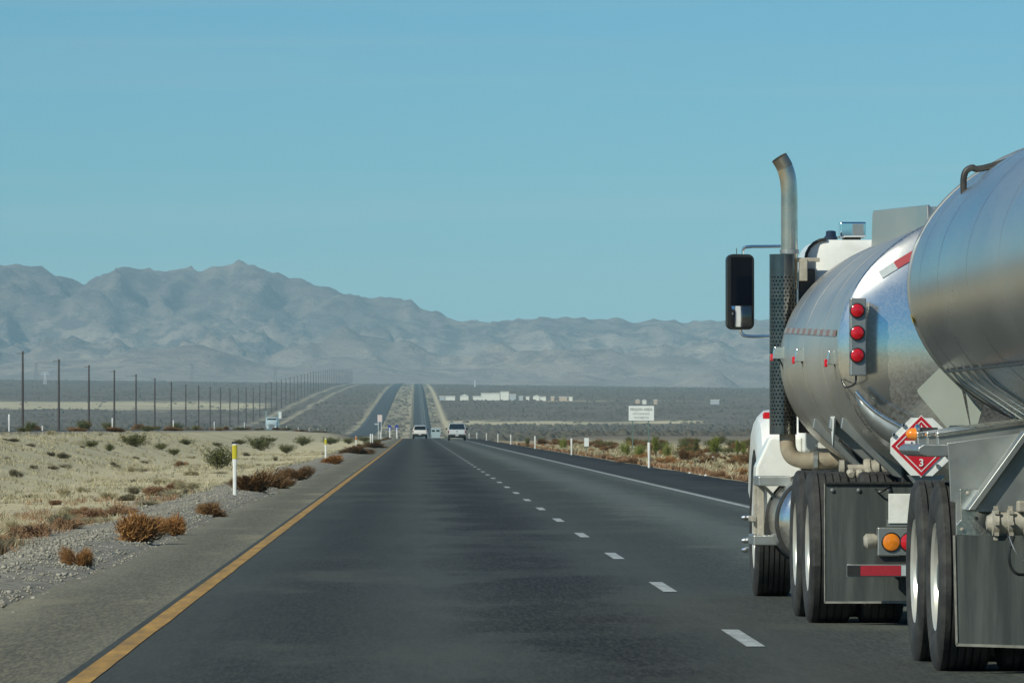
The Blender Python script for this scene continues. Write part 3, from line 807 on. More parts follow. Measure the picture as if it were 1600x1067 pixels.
for s_ in (0, 1):
    x0, x1 = (2.963, 3.37) if s_ == 0 else (2*TC - 3.37, 2*TC - 2.963)
    bxm = MB().box(x0, x1, 39.86, 40.0, 0.468, 0.648).build('lamp_box', M['dull_aluminium'], truck, bevel=0.006)
    for xx_, mm in ((P(1393, 848, 39.86).x, 'amber_lens'), (P(1421, 848, 39.86).x, 'red_lens')):
        if s_: xx_ = 2*TC - xx_
        MB().lathe([(0, 0.056), (0.008, 0.054), (0.014, 0.04), (0.016, 0.005)], (xx_, 39.858, 0.555), (0, -1, 0), 28).build('lamp', M[mm], bxm, smooth=40)
        MB().lathe([(-0.004, 0.056), (-0.004, 0.065), (0.010, 0.063), (0.012, 0.057)], (xx_, 39.86, 0.555), (0, -1, 0), 28, caps=False).build('bezel', M['black_plastic'], bxm, smooth=40)
MB().lathe([(0, 0.03), (0.02, 0.05), (0.07, 0.045), (0.09, 0.03), (0.12, 0.03)], P(1350, 846, 39.95), (1, 0, 0.1), 12).build('glad_hand', M['dusty_steel'], truck, smooth=35)
MB().box(2.96, 3.9, 39.9, 40.0, 0.40, 0.462).build('lamp_box_bracket', M['black_metal'], truck)
bar = MB().box(2.765, 2*TC - 2.765, 39.86, 39.92, 0.332, 0.412).build('rear_bumper', M['dull_aluminium'], truck, bevel=0.004)
x = 2.765
for w, mm in ((0.085, 'bumper_black'), (0.262, 'red_tape'), (0.262, 'white_tape'), (0.262, 'red_tape'), (0.262, 'white_tape'), (0.262, 'red_tape'), (0.262, 'white_tape'), (0.26, 'red_tape'), (0.08, 'bumper_black')):
    MB().box(x, x + w - 0.002, 39.852, 39.858, 0.340, 0.405).build('reflective_tape', M[mm], bar); x += w
for x in (3.2, 4.5): MB().prism([(x, 39.9, 0.40), (x + 0.06, 39.9, 0.40), (x + 0.06, 40.3, 0.85), (x, 40.3, 0.85)], (0, 0.06, 0)).build('bumper_arm', M['black_metal'], truck)
MB().prism([(3.12, 40.0, 0.33), (3.26, 40.0, 0.33), (3.25, 40.0, 0.16), (3.20, 40.0, 0.155), (3.14, 40.0, 0.25)], (0, 0.03, 0)).build('rubber_stop', M['black_plastic'], truck)
MB().box(3.03, 3.335, 39.85, 39.858, 0.675, 0.865).build('number_plate', M['placard_white'], truck, bevel=0.003)
MB().box(3.02, 3.345, 39.86, 39.88, 0.655, 0.70).build('plate_bracket', M['dull_aluminium'], truck)

# flammable placard in its holder
pc = Vector((3.127, 38.45, 1.173))
def diamond(h, y): return [(pc.x - h, y, pc.z), (pc.x, y, pc.z - h), (pc.x + h, y, pc.z), (pc.x, y, pc.z + h)]
octo = [(-.19, .047), (-.19, -.044), (-.065, -.18), (.07, -.184), (.19, -.07), (.19, .06), (.07, .174), (-.062, .177)]
hold = MB().prism([(pc.x + u, 38.462, pc.z + w) for u, w in octo], (0, 0.012, 0)).build('placard_holder', M['placard_white'], truck)
MB().prism(diamond(0.193, 38.456), (0, 0.005, 0)).build('placard_border', M['placard_white'], hold)
MB().prism(diamond(0.186, 38.452), (0, 0.003, 0)).build('placard', M['placard_red'], hold)
ln = MB()
for h0, h1 in ((0.160, 0.152),):
    a, b_ = diamond(h0, 38.449), diamond(h1, 38.449)
    ln.add(a + b_, [(i, (i+1) % 4, 4 + (i+1) % 4, 4 + i) for i in range(4)])
ln.build('placard_line', M['placard_white'], hold)
MB().prism([(pc.x - 0.102, 38.447, pc.z - 0.054), (pc.x + 0.102, 38.447, pc.z - 0.054), (pc.x + 0.102, 38.447, pc.z + 0.034), (pc.x - 0.102, 38.447, pc.z + 0.034)], (0, 0.002, 0)).build('number_panel', M['placard_white'], hold)
text_obj('number', '1203', 0.094, (pc.x, 38.444, pc.z - 0.010), M['print_black'], hold, 0.001, 0.85)
text_obj('class_number', '3', 0.062, (pc.x, 38.446, pc.z - 0.103), M['placard_white'], hold, 0.0015)
flame = [(0, .150), (.008, .135), (.006, .122), (.016, .112), (.020, .124), (.028, .105), (.030, .090), (.022, .078), (.012, .072), (-.012, .072), (-.024, .079), (-.030, .092), (-.026, .108), (-.018, .100), (-.014, .118), (-.004, .130)]
MB().prism([(pc.x + u*0.85, 38.446, pc.z + w*0.92 - 0.004) for u, w in flame][::-1], (0, 0.002, 0)).build('flame_symbol', M['placard_white'], hold)
for u, w in ((-.11, .13), (-.17, .07), (.1, -.12), (.16, -.06)):
    MB().box(pc.x + u - .010, pc.x + u + .010, 38.44, 38.462, pc.z + w - .010, pc.z + w + .010).build('clip', M['chrome'], hold, bevel=0.003)
MB().box(pc.x - 0.02, pc.x + 0.02, 38.475, 38.9, pc.z - 0.05, pc.z - 0.01).build('holder_arm', M['dull_aluminium'], truck)
MB().prism([P(1418, 742, 38.5), P(1440, 770, 38.5), P(1462, 770, 38.5), P(1478, 742, 38.5)], (0, 0.05, 0)).build('rear_bracket', M['dull_aluminium'], truck)

# cab
def rounded_section(y, x0, x1, z0, z1, r=0.12, rb=0.04, n=5):
    pts = []
    for (cx_, cz_, a0, rr) in ((x1 - r, z1 - r, 0, r), (x0 + r, z1 - r, 90, r), (x0 + rb, z0 + rb, 180, rb), (x1 - rb, z0 + rb, 270, rb)):
        for k in range(n + 1):
            th = R(a0 + 90*k/n); pts.append(Vector((cx_ + rr*math.cos(th), y, cz_ + rr*math.sin(th))))
    return pts
cabm = MB().loft([rounded_section(45.52, 2.92, 4.78, 1.14, 2.60, 0.16), rounded_section(45.56, 2.86, 4.84, 1.12, 2.665, 0.15), rounded_section(46.5, 2.86, 4.84, 1.05, 2.68, 0.15), rounded_section(47.0, 2.86, 4.84, 1.05, 2.62, 0.16), rounded_section(47.35, 2.92, 4.78, 1.05, 2.0, 0.14), rounded_section(47.5, 3.05, 4.65, 1.05, 1.85, 0.14), rounded_section(49.2, 3.2, 4.5, 0.75, 1.7, 0.16)])
cab = cabm.build('cab', M['white_paint'], truck, smooth=35)
MB().box(2.852, 2.862, 46.15, 47.0, 1.85, 2.45).build('side_window', M['glass_dark'], cab, bevel=0.004)
MB().box(4.838, 4.848, 46.15, 47.0, 1.85, 2.45).build('side_window', M['glass_dark'], cab, bevel=0.004)
MB().box(3.2, 4.5, 45.505, 45.53, 2.0, 2.45).build('rear_window', M['glass_dark'], cab, bevel=0.01)
MB().tube([(2.858, 45.545, 1.5)] + [(p.x - 0.004, 45.54, p.z + 0.004) for p in rounded_section(0, 2.86, 4.84, 1.12, 2.665, 0.15)[6:12]][::-1] + [(3.0, 45.54, 2.672)], 0.012, 8).build('roof_seal', M['black_plastic'], cab)
hl = MB().box(P(1312, 360, 46.2).x, P(1353, 360, 46.2).x, 46.1, 46.35, 2.70, 2.815).build('roof_lamp', M['chrome'], truck, bevel=0.012)
MB().box(P(1333, 360, 46.1).x, P(1350, 360, 46.1).x, 46.09, 46.1, 2.715, 2.80).build('grille', M['dull_aluminium'], hl)
MB().box(P(1318, 360, 46.2).x, P(1345, 360, 46.2).x, 46.15, 46.3, 2.66, 2.70).build('lamp_foot', M['black_metal'], hl)
MB().lathe([(0, 0.05), (0.03, 0.05), (0.035, 0.04), (0.07, 0.036), (0.075, 0.02)], (P(1299, 370, 46.0).x, 46.0, 2.672), (0, 0, 1), 16).build('roof_beacon', M['lamp_blue'], truck, smooth=35)
# front fenders
def fender(xo, sgn):
    def sec(x, dz, inset):
        pts = []
        outer = [(46.35 + inset, 0.60), (46.35 + inset, 0.95), (46.50 + inset, 1.20 + dz), (46.8, 1.36 + dz), (47.3, 1.43 + dz), (47.8, 1.38 + dz), (48.15 - inset, 1.15 + dz), (48.25 - inset, 0.8)]
        arch = [(47.35 + 0.60*math.cos(t_), 0.53 + 0.60*math.sin(t_)) for t_ in np.linspace(R(20), R(172), 12)]
        return [Vector((x, y, z)) for y, z in outer + arch]
    st = [sec(xo, -0.14, 0.06), sec(xo + sgn*0.02, -0.06, 0.03), sec(xo + sgn*0.07, -0.01, 0.01), sec(xo + sgn*0.16, 0, 0), sec(xo + sgn*0.62, 0.04, 0)]
    return MB().loft(st).build('front_fender', M['white_paint'], truck, smooth=30)
fl_ = fender(2.575, 1); fender(2*TC - 2.575, -1)
MB().box(2.60, 2.66, 46.55, 46.62, 1.355, 1.405).build('marker_lamp', M['red_lens'], fl_, bevel=0.008)
# lower fairing, steps and fuel tank
MB().prism([(2.50, 46.05, 0.58), (2.70, 46.05, 0.58), (2.86, 46.05, 0.9), (2.86, 46.05, 1.22), (2.62, 46.05, 1.22), (2.52, 46.05, 1.0)], (0, 0.35, 0)).build('step_fairing', M['white_paint'], truck, bevel=0.02, bseg=3)
for (x0, x1, z0, z1, y) in ((2.49, 2.73, 0.865, 0.935, 45.2), (2.465, 2.66, 0.43, 0.505, 45.4)):
    MB().box(x0, x1, y, y + 0.7, z0, z1).build('step', M['dull_aluminium'], truck, bevel=0.008)
MB().box(2.50, 2.55, 45.5, 45.56, 0.42, 0.90).box(2.50, 2.55, 46.0, 46.06, 0.42, 0.90).box(2.46, 2.5, 45.6, 46.0, 0.60, 0.64).prism([(2.53, 45.4, 0.86), (2.56, 45.4, 0.86), (2.72, 45.4, 0.70), (2.72, 45.4, 0.66)], (0, 0.03, 0)).build('step_bracket', M['dusty_steel'], truck, bevel=0.006)
for z in (0.62, 0.45, 0.38): MB().lathe([(0, 0.02), (0.03, 0.022), (0.05, 0.012)], (2.475, 46.3, z), (-1, 0, 0), 8).build('hub_stud', M['chrome'], truck)
ft = MB().lathe([(0, 0.005), (0.015, 0.18), (0.04, 0.29), (0.075, 0.325), (0.10, 0.33), (1.9, 0.33), (1.95, 0.29), (1.98, 0.1)], (2.905, 44.0, 0.62), (0, 1, 0), 40).build('fuel_tank', M['polished_aluminium'], truck, smooth=40)
for y in (44.16, 44.32, 45.5): MB().lathe([(0, 0.332), (0, 0.345), (0.07, 0.345), (0.07, 0.332)], (2.905, y, 0.62), (0, 1, 0), 40, caps=False).build('tank_strap', M['black_metal'], ft, smooth=40)
# exhaust
sy = 45.42
ex = smooth_path([(2.729, sy, 2.30), (2.729, sy, 2.6), (2.729, sy, 2.9), (2.728, sy, 3.02), (2.717, sy, 3.12), (2.692, sy, 3.20), (2.655, sy - 0.01, 3.262)], 5)
stack = MB().tube(ex[:-6], 0.061, 28, caps=False).build('exhaust_stack', M['exhaust_pipe'], truck, smooth=60)
MB().tube(ex[-7:], 0.0612, 28, caps=False).tube(ex[-6:], 0.056, 28, caps=False).build('sooty_tip', M['exhaust_soot'], stack, smooth=60)
MB().lathe([(0, 0.064), (0, 0.070), (0.03, 0.070), (0.03, 0.064)], (2.729, sy, 2.56), (0, 0, 1), 24, caps=False).build('stack_clamp', M['dull_aluminium'], truck)
# perforated heat shield: every hole is cut
sh = MB(); sr, sxc, z0, z1 = 0.1, 2.683, 1.24, 2.555
ncol, nrow = 22, 40; dz = (2.40 - 1.30) / nrow
def shp(a, z): return Vector((sxc + sr*math.cos(a), sy + sr*math.sin(a), z))
da = 2*math.pi/ncol
for (za, zb) in ((z0, 1.30), (2.40, z1)):
    for k in range(ncol*2): sh.add([shp(k*da/2, za), shp((k+1)*da/2, za), shp((k+1)*da/2, zb), shp(k*da/2, zb)], [(0, 1, 2, 3)])
for j in range(nrow):
    za = 1.30 + j*dz; off = (j % 2) * da/2
    for k in range(ncol):
        a0 = k*da + off; ac, zc_ = a0 + da/2, za + dz/2
        sq = [(-1, -1), (0, -1), (1, -1), (1, 0), (1, 1), (0, 1), (-1, 1), (-1, 0)]
        outp = [shp(ac + u*da/2, zc_ + w*dz/2) for u, w in sq]
        inn = [shp(ac + 0.0072/sr*math.cos(t_), zc_ + 0.0072*math.sin(t_)) for t_ in [math.atan2(w, u) for u, w in sq]]
        sh.add(outp + inn, [(i, (i+1) % 8, 8 + (i+1) % 8, 8 + i) for i in range(8)])
shield = sh.build('heat_shield', M['shield_metal'], truck, smooth=50)
MB().lathe([(0, 0.02), (0, 0.085), (1.28, 0.085), (1.28, 0.02)], (sxc, sy, 1.25), (0, 0, 1), 20, caps=False).build('muffler', M['black_metal'], shield, smooth=40)
MB().tube(smooth_path([(2.715, sy, 1.30), (2.715, sy, 1.20), (2.722, sy, 1.13), (2.755, sy, 1.075), (2.83, sy, 1.05), (2.95, sy, 1.048), (3.35, sy, 1.045)], 6), 0.059, 20).build('exhaust_elbow', M['rusty_pipe'], truck, smooth=60)
for x in (2.90, 3.12): MB().lathe([(0, 0.06), (0, 0.068), (0.035, 0.068), (0.035, 0.06)], (x, sy, 1.048), (1, 0, 0), 20, caps=False).box(x, x + 0.03, sy - 0.09, sy - 0.05, 1.0, 1.06).build('pipe_clamp', M['dull_aluminium'], truck)
MB().box(2.78, 2.95, sy - 0.02, sy + 0.02, 2.50, 2.53).box(2.80, 2.86, sy - 0.03, sy + 0.05, 2.36, 2.52).build('stack_bracket', M['dusty_steel'], truck, bevel=0.004)
MB().box(2.80, 2.92, sy + 0.03, sy + 0.1, 1.25, 2.45).build('stack_mount', M['black_metal'], truck, bevel=0.01)
# mirror
mc = P(1157.5, 456, 46.9); mw, mh = 0.104, 0.283
mroot = MB()
def rrect(hw, hh, r, y, n=5):
    pts = []
    for (sx_, sz_, a0) in ((1, 1, 0), (-1, 1, 90), (-1, -1, 180), (1, -1, 270)):
        for k in range(n + 1):
            th = R(a0 + 90*k/n); pts.append(Vector((sx_*(hw - r) + r*math.cos(th), y, sz_*(hh - r) + r*math.sin(th))))
    return pts
rot = Matrix.Rotation(R(14), 4, 'Z')
def mplace(pts): return [rot @ p + Vector((mc.x, 46.9, mc.z)) for p in pts]
mirror = MB().loft([mplace(rrect(mw, mh, 0.045, -0.012)), mplace(rrect(mw + 0.002, mh + 0.002, 0.047, 0.0)), mplace(rrect(mw, mh, 0.045, 0.05)), mplace(rrect(mw*0.8, mh*0.9, 0.04, 0.085))]).build('mirror', M['black_plastic'], truck, smooth=40)
MB().prism(mplace([Vector((-.08, -.016, -.10)), Vector((.085, -.016, -.10)), Vector((.085, -.016, .262)), Vector((-.08, -.016, .262))]), rot @ Vector((0, 0.003, 0))).build('mirror_glass', M['mirror_glass'], mirror)
cv = MB(); n = 8; vs = []
for i in range(n + 1):
    for j in range(n + 1):
        u, w = -1 + 2*i/n, -1 + 2*j/n
        vs.append(rot @ Vector((0.003 + u*0.078, -0.014 - 0.012*(1 - 0.5*u*u - 0.5*w*w), -0.185 + w*0.078)) + Vector((mc.x, 46.9, mc.z)))
cv.add(vs, [(i*(n+1)+j, i*(n+1)+j+1, (i+1)*(n+1)+j+1, (i+1)*(n+1)+j) for i in range(n) for j in range(n)])
cv.build('convex_mirror', M['chrome'], mirror, smooth=60)
MB().tube(smooth_path([(mc.x + 0.02, 46.93, mc.z + 0.26), (mc.x + 0.02, 46.93, mc.z + 0.315), (mc.x + 0.05, 46.92, mc.z + 0.34), (mc.x + 0.2, 46.9, mc.z + 0.343), (2.88, 46.85, mc.z + 0.343)], 5), 0.0115, 10).build('mirror_arm', M['chrome'], mirror, smooth=60)
MB().tube(smooth_path([(mc.x, 46.93, mc.z - 0.26), (mc.x + 0.01, 46.93, mc.z - 0.31), (mc.x + 0.05, 46.92, mc.z - 0.333), (mc.x + 0.2, 46.9, mc.z - 0.336), (2.88, 46.85, mc.z - 0.336)], 5), 0.0115, 10).build('mirror_arm', M['chrome'], mirror, smooth=60)
MB().cyl((mc.x - 0.03, 46.9, mc.z + 0.27), (mc.x - 0.03, 46.9, mc.z + 0.33), 0.003, 6).build('antenna', M['black_plastic'], mirror)

# ------------------------------------------------------------------ the tank trailer
RL, RC = 2.725, 3.92
trailer = thing('tank_trailer', (RC, 31.0, 0), 'aluminium tank trailer towed behind the truck, cut off by the right edge', 'trailer')
A2, B2, ZC2, Y0, Y1 = 1.2, 0.85, 2.07, 23.8, 34.3
tk = MB().loft([ell(RC, ZC2, A2, B2, y) for y in np.linspace(Y0, Y1, 11)], caps=False).build('tank', M['trailer_aluminium'], trailer, smooth=40)
MB().loft(head_rings(RC, ZC2, A2, B2, Y1, 0.2, 1)).build('front_head', M['trailer_aluminium'], tk, smooth=50)
MB().loft(head_rings(RC, ZC2, A2, B2, Y0, 0.2, -1)).build('rear_head', M['polished_aluminium'], tk, smooth=50)
seam(tk, RC, ZC2, A2, B2, Y1 - 0.02, 0.05, 0.010, 'dull_aluminium', 'rim')
for y in (33.55, 32.4, 30.7, 29.0, 27.3): seam(tk, RC, ZC2, A2, B2, y, 0.022, 0.0015, 'trailer_aluminium')
MB().box(2.905, 2.932, 24.0, 34.2, 1.588, 1.600).build('belt_seam', M['black_metal'], tk)
tape_on_shell(RC, ZC2, A2, B2, 1.86, 34.22, 34.27, 0.05, 0.016).build('sticker', M['yellow_sticker'], tk)
MB().tube(smooth_path([(2.93, 33.2, 2.52), (2.93, 33.2, 2.63), (2.97, 33.2, 2.675), (3.1, 33.2, 2.69), (3.9, 33.2, 2.95)], 5), 0.018, 10).build('top_rail', M['black_metal'], trailer, smooth=60)
for s_ in (0, 1):
    x0 = 3.35 if s_ == 0 else 2*RC - 3.37
    MB().box(x0, x0 + 0.02, 26.4, 33.4, 2.80, 3.02).build('coaming', M['brushed_aluminium'], trailer, bevel=0.004)
axle(trailer, 'rib', RL, RC, 34.1); axle(trailer, 'rib', RL, RC, 32.75)
axle(trailer, 'rib', RL, RC, 25.6); axle(trailer, 'rib', RL, RC, 24.3)
for x in (3.5, 4.34): MB().box(x - 0.05, x + 0.05, 25.7, 34.4, 0.95, 1.25).build('frame_rail', M['black_metal'], trailer, bevel=0.008)
MB().lathe([(0, 0.5), (0.09, 0.5)], (RC, 33.4, 0.86), (0, 0, 1), 28).build('turntable', M['black_metal'], trailer)
MB().tube([(3.45, 34.2, 0.72), (3.82, 38.6, 0.70)], 0.05, 10).tube([(4.39, 34.2, 0.72), (3.88, 38.6, 0.70)], 0.05, 10).tube([(3.85, 38.5, 0.70), (3.85, 39.6, 0.72)], 0.06, 10).build('drawbar', M['black_metal'], trailer, smooth=40)
# fender bars with diagonal ribs
for k, y in enumerate((33.45, 32.95, 32.45)):
    xl = 2.70 + 0.012*k
    bm_ = MB().prism([(xl, y, 1.175), (xl, y, 1.255), (3.45, y, 1.355), (3.45, y, 1.275)], (0, 0.10, 0)).build('fender_bar', M['dull_aluminium'], trailer, bevel=0.006)
    MB().prism([(xl - 0.004, y - 0.016, 1.238), (xl - 0.004, y - 0.016, 1.262), (3.45, y - 0.016, 1.366), (3.45, y - 0.016, 1.342)], (0, 0.13, 0)).build('bar_cap', M['polished_aluminium'], bm_, bevel=0.005)
for y in (33.9, 33.5, 33.05, 32.6, 32.1):
    MB().tube([(2.90, y, 1.63), (2.99, y - 0.02, 1.525), (3.32, y - 0.1, 1.30)], [0.008, 0.015, 0.015], 8).build('diagonal_rib', M['dull_aluminium'], trailer, smooth=50)
for s_ in (1,):
    for y in (33.45, 32.95, 32.45): MB().box(2*RC - 3.45, 2*RC - 2.7, y, y + 0.1, 1.2, 1.3).build('fender_bar', M['dull_aluminium'], trailer, bevel=0.006)
lampc = P(1431, 678, 33.5)
al = MB().lathe([(0, 0.03), (0, 0.052), (0.018, 0.054), (0.022, 0.045), (0.022, 0.01)], (lampc.x + 0.022, 33.5, lampc.z), (-1, 0, 0), 24).build('side_lamp', M['chrome'], trailer, smooth=40)
MB().lathe([(0, 0.034), (0.025, 0.032), (0.045, 0.022), (0.052, 0.004)], (lampc.x, 33.5, lampc.z), (-1, 0, 0), 20).build('amber_lens', M['amber_lens'], al, smooth=60)
MB().cyl((lampc.x + 0.02, 33.5, lampc.z), (lampc.x + 0.12, 33.5, lampc.z), 0.036, 14).build('lamp_housing', M['black_metal'], al)
# fender tongue over the wheels
MB().loft([[Vector((x, y, z)) for x, z in ((2.64, 1.20), (2.615, 1.185), (2.61, 1.165), (2.625, 1.145), (2.66, 1.135), (3.4, 1.135), (3.4, 1.20))] for y in (32.32, 33.6)]).build('wheel_fender', M['dull_aluminium'], trailer, bevel=0.006)
# rear plate of the front dolly with its gusset
pl = [(1481, 692), (1600, 676), (1680, 676), (1680, 839), (1494, 838), (1494, 786), (1486, 784), (1483, 720)]
MB().prism([P(x, y, 32.25) for x, y in pl][::-1], (0, 0.012, 0)).build('fender_plate', M['dull_aluminium'], trailer, bevel=0.004)
MB().prism([P(1513, 797, 32.0), P(1519, 789, 32.0), P(1604, 672, 32.0), P(1616, 672, 32.0), P(1525, 797, 32.0)], (0, 0.25, 0)).build('gusset_flange', M['dull_aluminium'], trailer, bevel=0.004)
MB().prism([P(1522, 799, 32.05), P(1612, 676, 32.05), P(1700, 676, 32.05), P(1700, 799, 32.05)], (0, 0.015, 0)).build('gusset_panel', M['dull_aluminium'], trailer)
pb = MB().prism([P(1500, 764, 32.24), P(1530, 764, 32.24), P(1530, 800, 32.24), P(1555, 805, 32.24), P(1555, 838, 32.24), P(1494, 836, 32.24), P(1494, 820, 32.24), P(1502, 812, 32.24)][::-1], (0, -0.02, 0)).build('flap_bracket', M['polished_aluminium'], trailer, bevel=0.003)
for x, y in ((1513, 770), (1504, 827), (1526, 810)): MB().lathe([(0, 0.011), (0.008, 0.009), (0.01, 0.002)], P(x, y, 32.215), (0, -1, 0), 8).build('bolt', M['dusty_steel'], pb)
x0, x1 = 2.795, 3.43
fl = MB().prism([(x0, 32.15, 0.165), (x1, 32.15, 0.145), (x1, 32.15, 0.73), (x0 - 0.012, 32.15, 0.73)], (0, 0.012, 0)).build('mud_flap', M['flap_rubber'], trailer)
MB().prism([(x0 - 0.003, 32.143, 0.165), (x0 + 0.007, 32.143, 0.165), (x0 - 0.006, 32.143, 0.73), (x0 - 0.016, 32.143, 0.73)], (0, 0.02, 0)).prism([(x0, 32.143, 0.158), (x1, 32.143, 0.138), (x1, 32.143, 0.152), (x0, 32.143, 0.172)], (0, 0.02, 0)).build('worn_edge', M['flap_edge'], fl)
MB().box(2*RC - x1, 2*RC - x0, 32.15, 32.162, 0.16, 0.73).build('mud_flap', M['flap_rubber'], trailer)
vv = MB().lathe([(0, 0.01), (0.005, 0.035), (0.03, 0.05), (0.035, 0.066), (0.065, 0.068), (0.07, 0.056), (0.11, 0.056), (0.112, 0.070), (0.135, 0.070), (0.137, 0.058), (0.19, 0.06), (0.192, 0.072), (0.22, 0.072), (0.222, 0.055), (0.7, 0.055)], P(1541, 817, 31.85), (1, 0, 0), 22).build('loading_valve', M['dusty_steel'], trailer, smooth=35)
for k in range(8):
    a = 2*math.pi*k/8
    for off in (0.04, 0.115, 0.195):
        c_ = P(1541, 817, 31.85) + Vector((off, 0.078*math.cos(a), 0.078*math.sin(a)))
        MB().box(c_.x, c_.x + 0.022, c_.y - 0.009, c_.y + 0.009, c_.z - 0.009, c_.z + 0.009).build('clamp_bolt', M['dusty_steel'], vv)
MB().box(P(1590, 790, 31.8).x, P(1610, 790, 31.8).x, 31.76, 31.85, P(1590, 800, 31.8).z, P(1590, 782, 31.8).z).build('valve_handle', M['dusty_steel'], vv, bevel=0.01)
MB().tube(smooth_path([P(1585, 838, 31.7), P(1578, 862, 31.65), P(1580, 885, 31.65), P(1592, 897, 31.65), P(1612, 896, 31.7)], 6), 0.008, 8).build('rubber_hose', M['black_plastic'], trailer)
MB().tube(smooth_path([P(1578, 838, 31.65), P(1586, 858, 31.6), P(1600, 876, 31.6), P(1615, 872, 31.6)], 6), 0.004, 6).build('chain', M['dull_aluminium'], trailer)
# blank placard plate on the nose, seen from behind
MB().prism([P(1434, 611, 34.52), P(1436, 607, 34.52), P(1469, 575, 34.52), P(1504, 610, 34.52), P(1516, 664, 34.52), P(1480, 668, 34.52), P(1437, 617, 34.52)][::-1], (0, 0.008, 0)).build('blank_placard', M['placard_back'], trailer)
MB().prism([P(1510, 612, 34.5), P(1535, 640, 34.5), P(1528, 665, 34.5), P(1518, 664, 34.5)][::-1], (0, 0.008, 0)).build('nose_bracket', M['placard_back'], trailer)
MB().box(2.95, 3.2, 33.7, 34.4, 1.12, 1.3).build('air_tank_bracket', M['black_metal'], trailer, bevel=0.01)
# ------------------------------------------------------------------ roadside delineator posts
def post_mb(h, w=0.085):
    """flexible flat post with a rounded, slightly curved blade"""
    mb = MB(); rings = []
    for z, k in ((-0.15, 0.75), (h*0.55, 0.8), (h*0.66, 1.0), (h, 1.0)):
        rings.append([Vector((w*k*0.5*math.cos(a), w*0.16*k*math.sin(a), z)) for a in np.linspace(0, 2*math.pi, 13)[:-1]])
    return mb.loft(rings)
def post(x, d, h, label, group=None, band=None, cap=False, z=None):
    z = float(ground_z(x, d)) if z is None else z
    t_ = thing('delineator_post', (x, d, z), label, 'post', group)
    o = post_mb(h); q = o.build('post', M['post_white'], None, smooth=40); q.parent = t_
    if band:
        b2 = MB().loft([[Vector((0.046*math.cos(a), 0.019*math.sin(a), zz)) for a in np.linspace(0, 2*math.pi, 13)[:-1]] for zz in (h*0.70, h*0.965)]).build('reflector', M[band], None); b2.parent = t_
    if cap:
        b3 = MB().box(-0.055, 0.055, -0.02, 0.02, h - 0.005, h + 0.03).build('cap', M['black_plastic'], None, bevel=0.006); b3.parent = t_
    return t_
def X_at(x, d): return (x - VX) * d / F
post(X_at(367, 114), 114, 0.95, 'white delineator post with yellow band and black cap on left verge, nearest', None, 'reflector_yellow', True)
post(X_at(509, 249), 249, 0.84, 'second white delineator post on the left verge, yellow reflector, beside orange-brown brush', None, 'reflector_yellow')
post(X_at(556.5, 401), 401, 0.78, 'white left-verge delineator post with an orange band, third along', None, 'reflector_orange')
post(X_at(579, 432), 432, 0.88, 'white left-verge post, left of a close pair beyond the orange-banded one')
post(X_at(582, 440), 440, 0.88, 'white left-verge post, right of a close pair beyond the orange-banded one')
post(X_at(594.5, 665), 665, 0.88, 'far white delineator post on left verge before the blue markers', None)
lab = ['white delineator post on the right verge in front of the white sign', 'second white delineator post along the right verge, left of the white sign', 'third white delineator post along the right verge']
for k, (x, d) in enumerate(((1014, 203), (893, 304), (836, 397), (798, 499), (778, 577), (760, 671), (745, 777), (733, 890))):
    post(X_at(x, d), d, 0.82 if k else 0.84, lab[k] if k < 3 else 'small far white delineator post on the right verge near the pickup', None if k < 3 else 'far posts along the right verge')
ops = [303, 406, 508, 611, 718, 952, 1046, 1152, 1257, 1355]
for k, d in enumerate(ops):
    lb_ = 'white post by the opposite roadway at the left edge of the picture' if k == 0 else 'second white post from the left by the opposite roadway' if k == 1 else 'small white post along the near edge of the opposite roadway'
    post(-19.8, d, 0.84, lb_, None if k < 2 else 'posts along the opposite roadway', z=float(GL(d)))
p_ = hit(66, 671); post(-24.0, 400, 0.33, 'short white stub post between the first two posts at far left', z=float(GL(400)))
post(X_at(1114, 300), 300, 0.36, 'short white stub post under the round green bush on the right')

# ------------------------------------------------------------------ signs
def pole_box(x, y, z0, z1, w, m, parent, nm='sign_post'): return MB().box(x - w/2, x + w/2, y - w/2, y + w/2, z0, z1).build(nm, m, parent)
d = 420.0; gx = X_at(1002, d); gz = float(ground_z(gx, d))
sg = thing('warning_sign', (gx, d, gz), 'white rectangular sign with three lines of black text on two posts', 'sign')
a, b_ = P(982.5, 657, d), P(1022, 634, d)
MB().box(a.x, b_.x, d - 0.01, d, a.z, b_.z).build('board', M['sign_white'], sg, bevel=0.02)
for x in (988.5, 1013.5): pole_box(X_at(x, d), d + 0.06, gz - 0.3, b_.z - 0.1, 0.07, M['sign_post'], sg)
cx_ = (a.x + b_.x) / 2
text_obj('lettering', 'PRISON AREA', 0.25, (cx_, d - 0.014, a.z + 0.74), M['faded_print'], sg, 0.004, 0.98)
text_obj('lettering', 'HITCHHIKING', 0.19, (cx_, d - 0.014, a.z + 0.45), M['faded_print'], sg, 0.0, 0.95)
text_obj('lettering', 'PROHIBITED', 0.19, (cx_, d - 0.014, a.z + 0.19), M['faded_print'], sg, 0.0, 0.95)
d = 350.0; gx = X_at(916.5, d); gz = float(ground_z(gx, d))
sg = thing('marker_sign', (gx, d, gz), 'small white vertical marker panel on a thin post, right verge', 'sign')
MB().box(gx - 0.13, gx + 0.13, d - 0.008, d, P(0, 697.5, d).z, P(0, 684, d).z).build('panel', M['sign_white'], sg, bevel=0.01)
pole_box(gx, d + 0.03, gz - 0.2, P(0, 690, d).z, 0.05, M['sign_post'], sg)
d = 1414.0; gx = X_at(437, d); gz = float(ground_z(gx, d))
sg = thing('road_sign', (gx, d, gz), 'tall narrow pale sign on a post beyond the opposite roadway, right of the oncoming truck', 'sign')
